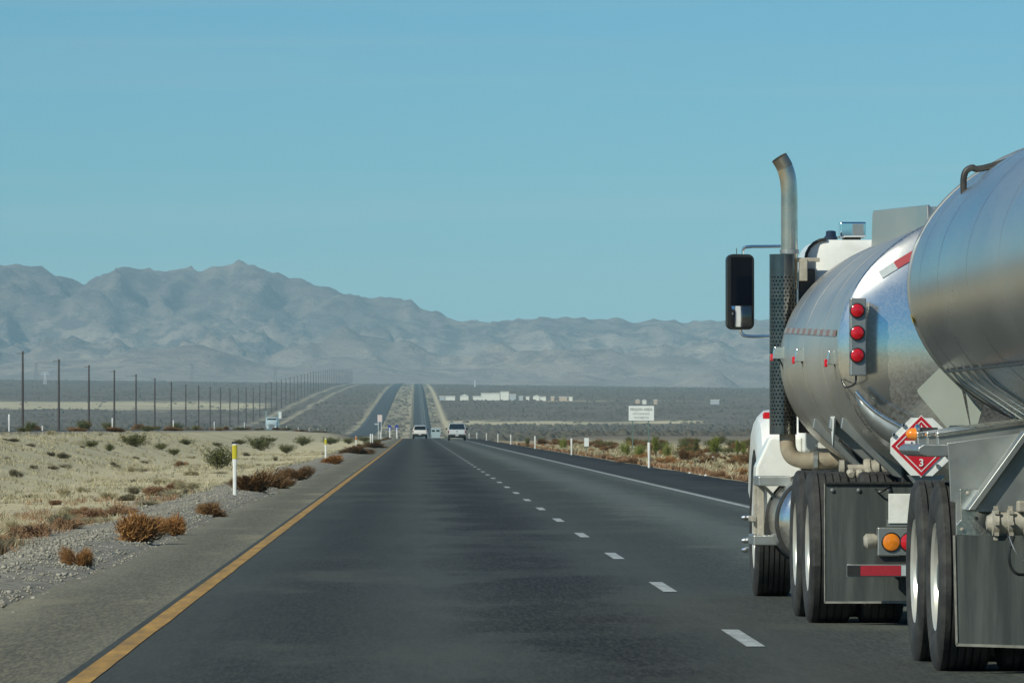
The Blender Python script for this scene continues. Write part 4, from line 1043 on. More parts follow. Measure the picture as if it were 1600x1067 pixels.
MB().box(gx - 0.42, gx + 0.42, d - 0.01, d, P(0, 654, d).z, P(0, 643, d).z).build('board', M['sign_white'], sg, bevel=0.03)
pole_box(gx, d + 0.06, gz - 0.3, P(0, 645, d).z, 0.09, M['sign_post'], sg)
d = 1250.0; gx = X_at(593.5, d); gz = float(ground_z(gx, d))
sg = thing('road_sign', (gx, d, gz), 'pale pinkish square sign standing in front of the far left roadway', 'sign')
mat('sign_pink', (0.66, 0.55, 0.53), 0.5, var=0.08)
MB().box(gx - 0.46, gx + 0.46, d - 0.01, d, P(0, 659, d).z, P(0, 648, d).z).build('board', M['sign_pink'], sg, bevel=0.03)
for s_ in (-0.3, 0.3): pole_box(gx + s_, d + 0.06, gz - 0.3, P(0, 650, d).z, 0.09, M['sign_white'], sg)
for k, x in enumerate((609, 620)):
    d = 980.0 + 15*k; gx = X_at(x, d); gz = float(ground_z(gx, d))
    sg = thing('blue_marker', (gx, d, gz), ('left' if k == 0 else 'right') + ' of two small blue marker signs on white posts, left verge', 'sign')
    MB().box(gx - 0.22, gx + 0.22, d - 0.01, d, P(0, 673, d).z, P(0, 664, d).z).build('board', M['sign_blue'], sg, bevel=0.02)
    pole_box(gx, d + 0.05, gz - 0.3, P(0, 668, d).z, 0.16, M['post_white'], sg)

# ------------------------------------------------------------------ utility poles
def make_pole():
    r_ = bpy.data.objects.new('utility_pole', None); C.objects.link(r_)
    MB().tube([(0, 0, -0.5), (0, 0, 7), (0, 0, 14), (0, 0, 20.2)], [0.33, 0.30, 0.26, 0.21], 8).build('shaft', M['pole_wood'], r_, smooth=60)
    MB().box(-1.5, 0.4, -0.05, 0.05, 19.58, 19.70).build('crossarm', M['pole_wood'], r_)
    for x in (-1.4, -0.8, 0.3): MB().lathe([(0, 0.06), (0.12, 0.1), (0.2, 0.06), (0.3, 0.09), (0.36, 0.03)], (x, 0, 19.75), (0, 0, 1), 8).build('insulator', M['insulator_grey'], r_)
    return r_
proto = make_pole(); ordn = ['nearest', 'second', 'third', 'fourth', 'fifth', 'sixth']
k = 0; d = 1504.0
while d < 9300:
    o = proto if k == 0 else copy_tree(proto)
    o.location = (-95.0, d, float(ground_z(-95.0, d)) - 0.2); o.rotation_euler.z = R(random.uniform(-6, 6))
    if k < 6: tag(o, 'dark wooden utility pole, %s from the left in the long row' % ('first and tallest' if k == 0 else ordn[k]), 'utility pole', 'utility poles in a row')
    else: tag(o, 'dark wooden utility pole far along the receding row', 'utility pole', 'utility poles in a row')
    d += 152.0; k += 1
# pale lattice towers far behind
def lattice(x, d, h, w, label, m='tower_dark', arms=True):
    gz = float(ground_z(x, d)); t_ = thing('lattice_tower', (x, d, gz), label, 'tower', 'far lattice towers')
    mb = MB(); n = 7
    for sx_ in (-1, 1):
        for sy_ in (-1, 1): mb.tube([(x + sx_*w, d + sy_*w, gz - 1), (x + sx_*w*0.25, d + sy_*w*0.25, gz + h)], 0.28, 5)
    mb.build('mast', M[m], t_)
    br = MB()
    for k in range(n):
        z0, z1 = gz + h*k/n, gz + h*(k+1)/n; w0, w1 = w*(1 - 0.75*k/n), w*(1 - 0.75*(k+1)/n)
        br.tube([(x - w0, d - w0, z0), (x + w1, d - w1, z1)], 0.16, 4).tube([(x + w0, d - w0, z0), (x - w1, d - w1, z1)], 0.16, 4)
    br.build('bracing', M[m], t_)
    if arms:
     for zz, ww in ((0.78, 5.0), (0.92, 3.6)): MB().box(x - ww, x + ww, d - 0.3, d + 0.3, gz + h*zz, gz + h*zz + 0.7).build('cross_arm', M[m], t_)
    return t_
lattice(X_at(71, 7000), 7000, 14, 1.6, 'pale lattice tower standing on the plain between the first two poles', 'tower_steel')
lattice(X_at(57, 9000), 9000, 25, 2.4, 'grey lattice tower against the mountain foot, left of the pale tower')
lattice(X_at(300, 9000), 9000, 26, 2.4, 'grey lattice tower on the far horizon between mid poles')
lattice(X_at(430, 9200), 9200, 25, 2.4, 'grey lattice tower on the horizon just left of the pole bend')
lattice(X_at(742, 7300), 7300, 9, 0.8, 'tiny pale mast on the plain above the white buildings', 'tower_steel', False)

# ------------------------------------------------------------------ white compound on the right
def building(x0, x1, y0, y1, d, m, label, roof='flat'):
    a, b_ = P(x0, y1, d), P(x1, y0, d); w = b_.x - a.x; dep = max(8.0, w*0.6)
    gz = float(ground_z((a.x + b_.x)/2, d)); h = max(3.0, b_.z - a.z)
    t_ = thing('building', ((a.x + b_.x)/2, d, gz), label, 'building', 'white compound on the plain')
    MB().box(a.x, b_.x, d, d + dep, gz - 1, gz + h).build('wall', m, t_)
    if roof == 'flat': MB().box(a.x - 0.3, b_.x + 0.3, d - 0.3, d + dep + 0.3, gz + h + 0.01, gz + h + 0.5).build('roof', M['building_white'], t_)
    else:
        MB().prism([(a.x - 0.3, d - 0.3, gz + h + 0.01), (b_.x + 0.3, d - 0.3, gz + h + 0.01), ((a.x + b_.x)/2, d - 0.3, gz + h + 0.2*w)], (0, dep + 0.6, 0)).build('roof', M['building_white'], t_)
BL = [(687, 695, 613.5, 618, 'grey', 'small grey building at the left end of the white compound'), (696, 711, 614, 620, 'white', 'long low white building at the left end of the compound'),
      (719, 732, 613, 620, 'white', 'white building with a sloping right side, second in the compound'), (739, 752, 614, 620, 'white', 'low white building left of the biggest hall'),
      (752, 781, 610.5, 621, 'white', 'largest white hall in the middle of the compound'), (782, 795, 609, 622, 'white', 'tall white block right of the largest hall'),
      (796, 806, 611, 620, 'grey', 'blue-grey block right of the tall white block'), (811, 817, 614, 620, 'grey', 'small blue-grey building in the right half of compound'), (822, 827, 616, 621.5, 'white', 'small white building standing alone in the right half'),
      (833, 843, 616, 623, 'white', 'white building in the right half of the compound, widest there'), (844, 853, 618, 622.5, 'white', 'low pale shed beside the widest right-half building'), (861, 866, 617.5, 623, 'tan', 'small tan building near right end of compound'),
      (874, 886, 617.5, 622.5, 'tan', 'long tan building near the right end of the compound'), (889, 894.5, 617.5, 623, 'white', 'pale building at the right end of the compound'),
      (993, 1000, 621.5, 626.5, 'tan', 'tan house above the white sign'), (1004, 1010, 620.5, 626.5, 'white', 'white house above the white sign'), (1022, 1027, 622, 626.5, 'tan', 'small tan house right of the white sign top'), (1111, 1124, 624.5, 627, 'grey', 'low blue-grey roof far right on the plain')]
for (x0, x1, y0, y1, c_, lb_) in BL:
    building(x0, x1, y0, y1, 5050.0 if x0 < 900 else 4750.0, M['building_' + c_], lb_, 'gable' if x0 in (719, 833, 993, 1004) else 'flat')

# ------------------------------------------------------------------ other traffic
def car_wheel(t_, x, y, r=0.37, w=0.24):
    wl = MB().lathe([(-w/2, r*0.62), (-w/2, r*0.92), (-w*0.42, r), (w*0.42, r), (w/2, r*0.92), (w/2, r*0.62)], (x, y, r + t_.location.z), (1, 0, 0), 20).build('wheel', M['tyre_rubber'], t_, smooth=35)
    MB().lathe([(-w*0.51, 0.02), (-w*0.51, r*0.6), (w*0.51, r*0.6), (w*0.51, 0.02)], (x, y, r + t_.location.z), (1, 0, 0), 14).build('rim', M['dull_aluminium'], wl)
def sec(y, hw, z0, z1, zb, top, r=0.08):
    """vehicle cross-section: lower body half width hw to belt zb, greenhouse to z1 with half width top"""
    return [Vector((-hw*0.94, y, z0)), Vector((-hw, y, z0 + 0.15)), Vector((-hw, y, zb - r)), Vector((-hw*0.97, y, zb)), Vector((-top, y, z1 - r*0.8)), Vector((-top*0.88, y, z1)),
            Vector((top*0.88, y, z1)), Vector((top, y, z1 - r*0.8)), Vector((hw*0.97, y, zb)), Vector((hw, y, zb - r)), Vector((hw, y, z0 + 0.15)), Vector((hw*0.94, y, z0))]
def shift(r, x, z): return [p + Vector((x, 0, z)) for p in r]
def vehicle(kind, name, x, d, z, paint, label, cat, face=1):
    t_ = thing(name, (x, d, z), label, cat); hw = 0.98
    def L_(rings, nm, m, par=t_, sm=35): return MB().loft([shift(r, x, z) for r in rings]).build(nm, m, par, smooth=sm)
    Y = lambda v: d + v
    if kind == 'pickup':
        L_([sec(Y(0.0), hw, 0.55, 1.12, 1.12, hw*0.96), sec(Y(0.06), hw, 0.45, 1.16, 1.14, hw*0.97), sec(Y(1.75), hw, 0.42, 1.17, 1.15, hw*0.97)], 'bed', paint)
        body = L_([sec(Y(1.78), hw, 0.42, 1.80, 1.18, 0.80), sec(Y(2.0), hw, 0.42, 1.88, 1.18, 0.80), sec(Y(3.3), hw, 0.42, 1.86, 1.18, 0.78), sec(Y(4.1), hw, 0.42, 1.22, 1.18, 0.86), sec(Y(5.5), hw*0.96, 0.45, 1.05, 1.0, 0.84)], 'cab', paint)
        MB().prism([(x - 0.88, d + 1.76, z + 1.20), (x + 0.88, d + 1.76, z + 1.20), (x + 0.74, d + 1.80, z + 1.79), (x - 0.74, d + 1.80, z + 1.79)], (0, -0.02, 0)).build('rear_window', M['glass_dark'], body)
        tg = MB().box(x - 0.80, x + 0.80, d - 0.03, d, z + 0.68, z + 1.13).build('tailgate', paint, t_, bevel=0.03)
        MB().box(x - 0.10, x + 0.10, d - 0.045, d - 0.03, z + 0.93, z + 1.0).build('handle', M['bumper_black'], tg)
        zl0, zl1 = 0.74, 1.10
    else:
        body = L_([sec(Y(0.0), hw*0.95, 0.50, 1.05, 1.05, 0.82), sec(Y(0.08), hw, 0.42, 1.25, 1.08, 0.84), sec(Y(0.45), hw, 0.40, 1.70, 1.10, 0.76), sec(Y(0.9), hw, 0.40, 1.78, 1.10, 0.74), sec(Y(2.6), hw, 0.40, 1.76, 1.10, 0.74), sec(Y(3.4), hw, 0.40, 1.18, 1.08, 0.82), sec(Y(4.6), hw*0.95, 0.42, 0.98, 0.95, 0.80)], 'body', paint)
        MB().prism([(x - 0.80, d + 0.05, z + 1.14), (x + 0.80, d + 0.05, z + 1.14), (x + 0.70, d + 0.36, z + 1.66), (x - 0.70, d + 0.36, z + 1.66)], (0, -0.03, 0.01)).build('rear_window', M['glass_dark'], body)
        for s_ in (-1, 1): MB().prism([(x + s_*0.955, d + 0.6, z + 1.14), (x + s_*0.955, d + 3.0, z + 1.14), (x + s_*0.79, d + 2.5, z + 1.62), (x + s_*0.79, d + 0.8, z + 1.62)], (s_*0.02, 0, 0)).build('side_window', M['glass_dark'], body)
        zl0, zl1 = 0.80, 1.08
    MB().box(x - 0.96, x + 0.96, d - 0.16, d + 0.05, z + 0.42, z + 0.64).build('rear_bumper', M['bumper_black'], t_, bevel=0.03)
    for s_ in (-1, 1): MB().box(x + s_*0.91 - 0.05, x + s_*0.91 + 0.05, d - 0.04, d + 0.05, z + zl0, z + zl1).build('tail_lamp', M['dark_red_lens'], t_, bevel=0.02)
    MB().box(x - 0.16, x + 0.16, d - 0.17, d - 0.16, z + 0.5, z + 0.6).build('number_plate', M['sign_white'], t_)
    for s_ in (-1, 1):
        MB().box(x + s_*1.02, x + s_*1.20, d + 3.2, d + 3.32, z + 1.15, z + 1.35).build('side_mirror', M['bumper_black'], t_, bevel=0.02)
        for yy in (0.95, 4.3): car_wheel(t_, x + s_*(hw - 0.13), d + yy)
    MB().box(x - 0.8, x + 0.8, d + 0.1, d + 4.4, z + 0.28, z + 0.45).build('underbody', M['bumper_black'], t_)
    return t_
vehicle('pickup', 'pickup_truck', X_at(714, 668), 668, float(G(668)) + 0.04, M['car_white'], 'white pickup truck driving ahead in the right lane, seen from behind', 'pickup')
vehicle('suv', 'sport_utility_car', X_at(656, 832), 832, float(G(832)) + 0.05, M['car_warm_white'], 'white car with dark rear window ahead in the left lane', 'car')
# delivery van further on
d = 1300.0; x = X_at(681, d); z = float(G(d)) + 0.1
van = thing('delivery_van', (x, d, z), 'pale box-shaped van beyond the dip, between the two white vehicles', 'van')
MB().loft([shift(s_, x, z) for s_ in (sec(d, 1.02, 0.5, 2.6, 1.4, 0.98), sec(d + 0.1, 1.05, 0.45, 2.68, 1.4, 1.0), sec(d + 3.8, 1.05, 0.45, 2.68, 1.4, 1.0), sec(d + 5.4, 1.0, 0.45, 1.3, 1.25, 0.9))]).build('body', M['car_pale'], van, smooth=35)
for s_ in (-1, 1):
    MB().box(x + s_*0.48 - 0.38, x + s_*0.48 + 0.3, d - 0.012, d - 0.002, z + 1.9, z + 2.3).build('rear_window', M['glass_dark'], van, bevel=0.02)
    MB().box(x + s_*0.92 - 0.06, x + s_*0.92 + 0.06, d - 0.03, d, z + 0.9, z + 1.2).build('tail_lamp', M['dark_red_lens'], van)
    for yy in (1.0, 4.3): car_wheel(van, x + s_*0.9, d + yy)
MB().box(x - 1.0, x + 1.0, d - 0.12, d, z + 0.4, z + 0.6).build('rear_bumper', M['bumper_black'], van)
# oncoming truck on the opposite roadway
d = 1150.0; x = X_at(424.5, d); z = float(GL(d)) + 0.06
ot = thing('oncoming_truck', (x, d, z), 'pale oncoming truck with two tall exhaust stacks on the opposite roadway', 'truck')
MB().loft([shift(s_, x, z) for s_ in (sec(d, 0.85, 0.5, 1.55, 1.5, 0.8), sec(d + 0.1, 0.95, 0.45, 1.65, 1.55, 0.85), sec(d + 1.6, 1.05, 0.45, 1.75, 1.65, 0.95), sec(d + 1.9, 1.15, 0.45, 2.0, 1.75, 1.05), sec(d + 2.5, 1.15, 0.45, 2.7, 1.8, 0.98), sec(d + 4.2, 1.15, 0.45, 2.75, 1.8, 0.98))]).build('cab', M['car_pale'], ot, smooth=35)
MB().prism([(x - 0.92, d + 1.86, z + 1.85), (x + 0.92, d + 1.86, z + 1.85), (x + 0.85, d + 2.36, z + 2.55), (x - 0.85, d + 2.36, z + 2.55)], (0, -0.03, 0.0)).build('windscreen', M['glass_dark'], ot)
MB().box(x - 0.5, x + 0.5, d - 0.03, d, z + 0.7, z + 1.45).build('grille', M['dull_aluminium'], ot, bevel=0.03)
MB().box(x - 1.1, x + 1.1, d - 0.2, d, z + 0.35, z + 0.65).build('front_bumper', M['chrome'], ot, bevel=0.04)
for s_ in (-1, 1):
    MB().tube([(x + s_*1.12, d + 4.3, z + 0.8), (x + s_*1.12, d + 4.3, z + 3.9)], 0.11, 10).build('exhaust_stack', M['chrome'], ot, smooth=60)
    MB().box(x + s_*0.78 - 0.14, x + s_*0.78 + 0.14, d - 0.02, d + 0.05, z + 0.85, z + 1.05).build('headlamp', M['placard_white'], ot, bevel=0.02)
    for yy in (1.0, 6.0): car_wheel(ot, x + s_*0.98, d + yy, 0.5, 0.3)
# tiny white car on the far left roadway
d = 3300.0; x = X_at(588, d); z = float(GL(d)) + 0.4
vehicle('suv', 'sport_utility_car', x, d, z, M['car_white'], 'tiny white vehicle far off on the left roadway below the pink sign', 'car')

# ------------------------------------------------------------------ desert plants
def plant_mat(name, cols, rough=0.8):
    """tone varies from plant to plant and along the twigs"""
    global nt, L
    m, nt, bs = nodes_of(name); L = nt.links
    pos = N('ShaderNodeTexCoord').outputs['Object']
    oi = N('ShaderNodeObjectInfo')
    n1 = noise(5.0, 3, 0.6, pos)
    c = mixc(rng_(n1, 0.38, 0.62), cols[0], cols[1])
    c = mixc(rng_(oi.outputs['Random'], 0, 1, 0.0, 0.5), c, cols[2])
    L.new(c, bs.inputs['Base Color']); set_in(bs, Roughness=rough); bs.inputs['Specular IOR Level'].default_value = 0.15
    M[name] = m
    return m
plant_mat('tumbleweed', ((0.40, 0.20, 0.065), (0.27, 0.13, 0.05), (0.34, 0.20, 0.09)))
plant_mat('brown_brush', ((0.20, 0.115, 0.05), (0.12, 0.075, 0.04), (0.25, 0.14, 0.06)))
plant_mat('red_brush', ((0.31, 0.185, 0.10), (0.21, 0.12, 0.075), (0.40, 0.27, 0.15)))
plant_mat('creosote', ((0.115, 0.125, 0.035), (0.065, 0.075, 0.028), (0.16, 0.15, 0.06)))
plant_mat('grey_brush', ((0.20, 0.18, 0.115), (0.13, 0.12, 0.08), (0.26, 0.22, 0.14)))
plant_mat('straw', ((0.46, 0.41, 0.26), (0.36, 0.32, 0.20), (0.52, 0.46, 0.30)))
plant_mat('yucca_green', ((0.20, 0.24, 0.05), (0.11, 0.14, 0.035), (0.26, 0.26, 0.06)))
plant_mat('twig_bark', ((0.12, 0.09, 0.06), (0.07, 0.055, 0.04), (0.15, 0.11, 0.07)))

def ribbons(base, tip, mid, w, rg):
    """bent thin blades: arrays (n,3); returns verts, tri faces"""
    n = len(base); dirv = tip - base
    side = np.cross(dirv, rg.normal(size=(n, 3))); side /= (np.linalg.norm(side, axis=1, keepdims=True) + 1e-9)
    w = np.asarray(w).reshape(-1, 1) * np.ones((n, 1))
    v = np.stack([base - side*w*0.5, base + side*w*0.5, mid - side*w*0.45, mid + side*w*0.45, tip], 1).reshape(-1, 3)
    o_ = (np.arange(n)*5)[:, None]
    f = np.concatenate([o_ + [0, 1, 3], o_ + [0, 3, 2], o_ + [2, 3, 4]], 0)
    return v, f
def bush_mesh(kind, seed):
    rg = np.random.default_rng(seed)
    V = []; Fc = []; MI = []
    def put(v, f, mi):
        n0 = sum(len(q) for q in V); V.append(v); Fc.append(f + n0); MI.append(np.full(len(f), mi))
    if kind in ('tumble', 'brush', 'red', 'grey'):
        n = {'tumble': 2600, 'brush': 2000, 'red': 1700, 'grey': 1500}[kind]
        flat = {'tumble': 0.78, 'brush': 0.62, 'red': 0.45, 'grey': 0.6}[kind]
        # several overlapping lobes give an uneven outline
        nl = 7; lob = rg.normal(size=(nl, 3)) * [0.24, 0.24, 0.10] + [0, 0, 0.32*flat]; lr = rg.uniform(0.18, 0.34, nl)
        li = rg.integers(0, nl, n); dr = rg.normal(size=(n, 3)); dr /= np.linalg.norm(dr, axis=1, keepdims=True)
        rad = rg.uniform(0.35, 1.0, (n, 1))**0.6
        tip = lob[li] + dr * rad * lr[li][:, None] * [1, 1, flat*1.1]
        tip[:, 2] = np.abs(tip[:, 2]) + 0.01
        inner = tip * rg.uniform(0.45, 0.75, (n, 1)) + rg.normal(size=(n, 3)) * 0.04
        inner[:, 2] = np.abs(inner[:, 2])
        mid = (tip + inner)/2 + rg.normal(size=(n, 3))*0.035
        put(*ribbons(inner, tip, mid, rg.uniform(0.009, 0.018, n), rg), 0)
        m2 = 160; b0 = rg.normal(size=(m2, 3))*[0.05, 0.05, 0.0]; k = rg.integers(0, n, m2)
        put(*ribbons(b0, tip[k]*0.9, (b0 + tip[k]*0.9)/2 + rg.normal(size=(m2, 3))*0.03, 0.014, rg), 1)
    elif kind == 'creosote':
        ns = 34; th = rg.uniform(0, 6.28, ns); lean = rg.uniform(0.1, 0.62, ns); ln = rg.uniform(0.5, 0.95, ns)
        tip = np.stack([np.cos(th)*lean, np.sin(th)*lean, ln*0.82], 1); b0 = tip * [0.08, 0.08, 0]
        mid = (b0 + tip)*0.5 + rg.normal(size=(ns, 3))*0.05
        put(*ribbons(b0, tip, mid, 0.02, rg), 1)
        n = 2300; k = rg.integers(0, ns, n); t_ = rg.uniform(0.35, 1.05, (n, 1))
        clump = rg.normal(size=(ns, 5, 3))*0.07
        c_ = b0[k]*(1 - t_) + tip[k]*t_ + clump[k, rg.integers(0, 5, n)] + rg.normal(size=(n, 3))*0.035
        dr = rg.normal(size=(n, 3)); dr /= np.linalg.norm(dr, axis=1, keepdims=True)
        c_[:, 2] = np.abs(c_[:, 2])
        put(*ribbons(c_, c_ + dr*0.055, c_ + dr*0.03 + rg.normal(size=(n, 3))*0.006, 0.028, rg), 0)
    elif kind == 'grass':
        n = 520; th = rg.uniform(0, 6.28, n); rr = rg.uniform(0, 1, n)**0.7*0.36
        b0 = np.stack([np.cos(th)*rr*0.55, np.sin(th)*rr*0.55, np.zeros(n)], 1)
        ln = rg.uniform(0.2, 0.62, n); out = rr[:, None]*np.stack([np.cos(th), np.sin(th), np.zeros(n)], 1)*1.1 + rg.normal(size=(n, 3))*[0.07, 0.07, 0]
        tip = b0 + out + np.stack([np.zeros(n), np.zeros(n), ln], 1)
        mid = b0 + out*0.3 + np.stack([np.zeros(n), np.zeros(n), ln*0.65], 1)
        put(*ribbons(b0, tip, mid, 0.016, rg), 0)
    elif kind == 'yucca':
        hs = [(0, 0, 0.55, 0.34), (0.16, 0.05, 0.78, 0.26), (-0.17, 0.06, 0.66, 0.24)]
        for (x_, y_, h_, r_) in hs:
            tr = np.array([[0, 0, 0.0], [x_*0.6, y_*0.6, h_*0.5], [x_, y_, h_]])
            b0 = np.repeat(tr[:1], 14, 0) + rg.normal(size=(14, 3))*[0.03, 0.03, 0]
            put(*ribbons(b0, np.repeat(tr[2:], 14, 0) + rg.normal(size=(14, 3))*0.02, np.repeat(tr[1:2], 14, 0) + rg.normal(size=(14, 3))*0.03, 0.05, rg), 1)
            n = 330; dr = rg.normal(size=(n, 3)); dr[:, 2] = dr[:, 2]*0.8 + 0.35; dr /= np.linalg.norm(dr, axis=1, keepdims=True)
            c_ = tr[2] + rg.normal(size=(n, 3))*[0.05, 0.05, 0.09]
            put(*ribbons(c_, c_ + dr*r_, c_ + dr*r_*0.5, 0.022, rg), 0)
    v = np.concatenate(V); f = np.concatenate(Fc); mi = np.concatenate(MI)
    return v, f, mi
BM = {'tumble': 'tumbleweed', 'brush': 'brown_brush', 'red': 'red_brush', 'grey': 'grey_brush', 'creosote': 'creosote', 'grass': 'straw', 'yucca': 'yucca_green'}
BMESH = {}
def plant(kind, name, pos_, w, h, label, cat, group=None, mname=None, variant=0):
    key = (kind, mname or BM[kind], variant)
    if key not in BMESH:
        v, f, mi = bush_mesh(kind, 100 + 17*variant + sum(map(ord, kind)))
        ext = v.max(0) - v.min(0)
        v = (v - [*( (v.max(0)[:2] + v.min(0)[:2])/2 ), 0]) / [max(ext[0], ext[1])]*3 if False else v
        o = mesh_np(name, v, f, [M[key[1]], M['twig_bark']], fmat=mi)
        BMESH[key] = (o.data, ext)
    else:
        o = bpy.data.objects.new(name, BMESH[key][0]); C.objects.link(o)
    ext = BMESH[key][1]
    o.location = pos_; o.rotation_euler = (0, 0, random.uniform(0, 6.28))
    o.scale = (w/max(ext[0], ext[1]), w/max(ext[0], ext[1]), h/ext[2])
    return tag(o, label, cat, group)
def at(X_, d): return Vector((X_, d, float(ground_z(X_, d)) - 0.02))
def plant_px(kind, name, x, y, wpx, hpx, label, cat='bush', group=None, mname=None, variant=0):
    p = hit(x, y); k = p.y / F
    return plant(kind, name, p - Vector((0, 0, 0.02)), wpx*k*1.28, hpx*k*1.2, label, cat, group, mname, variant)
# the verge plants one can point at
plant_px('tumble', 'tumbleweed', 208, 847, 76, 52, 'large orange-brown tumbleweed on the gravel beside the left shoulder')
plant_px('tumble', 'tumbleweed', 270, 834, 50, 38, 'paler brown tumbleweed just behind the large orange one', variant=1)
plant_px('tumble', 'tumbleweed', 128, 884, 48, 36, 'small orange tumbleweed on the gravel nearest the camera', variant=2)
plant_px('brush', 'brown_bush', 330, 805, 70, 26, 'low dark brown bush in front of the nearest white post')
plant_px('brush', 'brown_bush', 398, 768, 80, 38, 'bushy brown shrub right beside the nearest white post', variant=1)
plant_px('brush', 'brown_bush', 432, 762, 50, 22, 'small brown shrub touching the bushy one by the nearest post', variant=2)
plant_px('brush', 'brown_bush', 467, 749, 54, 24, 'dark brown low bush on the left verge before the second post', variant=2)
plant_px('tumble', 'orange_bush', 520, 724, 48, 17, 'orange-brown bush at the foot of the second post', variant=1)
plant_px('brush', 'brown_bush', 560, 709, 52, 15, 'long dark brown bush at the pavement edge past the second post', variant=0)
plant_px('brush', 'brown_bush', 590, 700, 44, 10, 'far brown verge brush near the pair of posts', variant=1)
plant_px('creosote', 'creosote_bush', 342, 732, 48, 34, 'dark olive creosote bush left of the nearest white post')
for k, (x, y, w, h) in enumerate(((212, 698, 46, 20), (142, 700, 30, 13), (171, 705, 18, 13), (252, 703, 26, 11), (272, 711, 24, 10), (292, 695, 26, 10), (408, 704, 44, 22), (448, 708, 32, 14), (472, 696, 34, 15), (516, 694, 30, 11), (545, 693, 24, 9), (340, 698, 18, 8), (375, 694, 22, 8), (570, 690, 26, 8), (425, 690, 20, 7))):
    plant_px('creosote', 'creosote_bush', x, y, w, h, 'small olive creosote bush scattered over the sandy median', group='olive bushes on the median', variant=k % 3)
for k, (x, y, w, h) in enumerate(((24, 745, 26, 14), (48, 697, 18, 6), (96, 716, 20, 12), (52, 732, 14, 7), (84, 732, 20, 8), (14, 718, 14, 6), (82, 712, 14, 9), (212, 716, 12, 5), (130, 700, 10, 5), (385, 712, 14, 7), (225, 724, 14, 6), (175, 726, 12, 6), (20, 690, 30, 7), (270, 768, 12, 6))):
    plant_px('grey', 'grey_shrub', x, y, w, h, 'small grey-brown shrub on the sandy median', group='grey shrubs on the median', variant=k % 3)
for k, (x, y, w, h) in enumerate(((25, 842, 60, 28), (62, 838, 60, 28), (100, 828, 54, 22), (150, 812, 66, 26), (185, 805, 54, 24), (130, 808, 40, 20), (5, 852, 44, 22))):
    plant_px('red', 'red_brush', x, y, w, h, 'low rust-red brush in a patch behind the gravel, lower left', group='rust-red brush at lower left', variant=k % 3)
for k, (x, y, w, h) in enumerate(((240, 775, 46, 18), (275, 765, 44, 18), (298, 764, 36, 14), (88, 790, 20, 10), (282, 729, 22, 12), (300, 742, 24, 9), (98, 770, 20, 8))):
    plant_px('tumble', 'orange_brush', x, y, w, h, 'low orange-tan brush on the median above the tumbleweeds', group='orange-tan brush on the median', mname='straw' if k in (2, 5) else 'red_brush', variant=k % 3)
for k in range(48):
    d = 62 * (330/62)**((k + random.random())/48); X_ = random.uniform(-0.062*d, -4.6) if 0.062*d > 5.5 else random.uniform(-5.6, -4.6)
    plant('grass' if k % 3 else 'grey', 'straw_tuft', at(max(X_, -16.5), d), random.uniform(0.35, 0.8), random.uniform(0.12, 0.3), 'pale straw tuft growing on the sandy median', 'grass', 'straw tufts on the median', 'straw' if k % 2 else 'grey_brush', k % 3)
# a dark line of scrub on the bank of the opposite roadway
for k in range(26):
    X_ = -17.6 + random.uniform(-0.7, 0.5); d = 290 + 38*k + random.uniform(-14, 14)
    plant('brush' if k % 3 else 'creosote', 'bank_scrub', at(X_, d), random.uniform(0.8, 2.0), random.uniform(0.25, 0.55), 'low dark scrub along the bank of the opposite roadway', 'bush', 'scrub along the opposite bank', variant=k % 3)
for k in range(24):
    X_ = -33.0 + random.uniform(-3, 2); d = 480 + 40*k + random.uniform(-15, 15)
    plant('creosote' if k % 2 else 'brush', 'bank_scrub', at(X_, d), random.uniform(1.2, 2.6), random.uniform(0.6, 1.3), 'dark scrub behind the opposite roadway', 'bush', 'scrub behind the opposite roadway', variant=k % 3)
# verge brush along our left edge, further on
for k in range(16):
    d = 320 + 28*k; plant('brush' if k % 2 else 'creosote', 'verge_brush', at(-3.5 + random.uniform(-0.5, 0.2), d), random.uniform(0.7, 1.5), random.uniform(0.2, 0.4), 'low brown-green brush on the left pavement edge far ahead', 'bush', 'far brush on the left pavement edge', variant=k % 3)
# right verge: red brush at the edge, pale clumps and brown scrub behind
def rv(n, xr, dr, kind, wr, hr, name, label, group, mname=None):
    for k in range(n):
        d = dr[0] + (dr[1] - dr[0]) * ((k + random.random())/n)**1.35; X_ = random.uniform(*xr)
        plant(kind, name, at(X_, d), random.uniform(*wr), random.uniform(*hr), label, 'bush', group, mname, k % 3)
rv(58, (8.2, 10.2), (140, 560), 'red', (0.7, 1.5), (0.2, 0.42), 'red_brush', 'low rust-red brush along the edge of the right shoulder', 'rust-red brush on the right verge')
rv(60, (9.4, 16.0), (150, 560), 'grey', (0.9, 1.8), (0.35, 0.65), 'straw_clump', 'pale straw-coloured clump on the right verge', 'pale clumps on the right verge', 'straw')
rv(50, (9.5, 22.0), (160, 600), 'tumble', (0.7, 1.5), (0.3, 0.6), 'orange_brush', 'orange-brown brush among the pale clumps on the right', 'orange-brown brush on the right verge')
rv(80, (13.0, 32.0), (230, 700), 'brush', (1.0, 2.2), (0.5, 0.95), 'brown_scrub', 'brown scrub behind the right verge', 'brown scrub behind the right verge')
rv(40, (14.0, 34.0), (260, 700), 'creosote', (1.0, 2.0), (0.6, 1.1), 'green_scrub', 'dark green scrub behind the right verge', 'green scrub behind the right verge')
def gp(kind, name, x, ytop, wpx, d, label, variant=0, mname=None, cat='bush'):
    X_ = X_at(x, d); p = at(X_, d); h = P(x, ytop, d).z - p.z
    return plant(kind, name, p, wpx*d/F, h, label, cat, None, mname, variant)
gp('yucca', 'yucca', 1116, 678, 24, 330, 'round yellow-green bushy yucca near the truck on the right', 0)
gp('yucca', 'yucca', 1087, 679, 16, 340, 'dark-trunked yucca left of the round green one', 1, 'creosote')
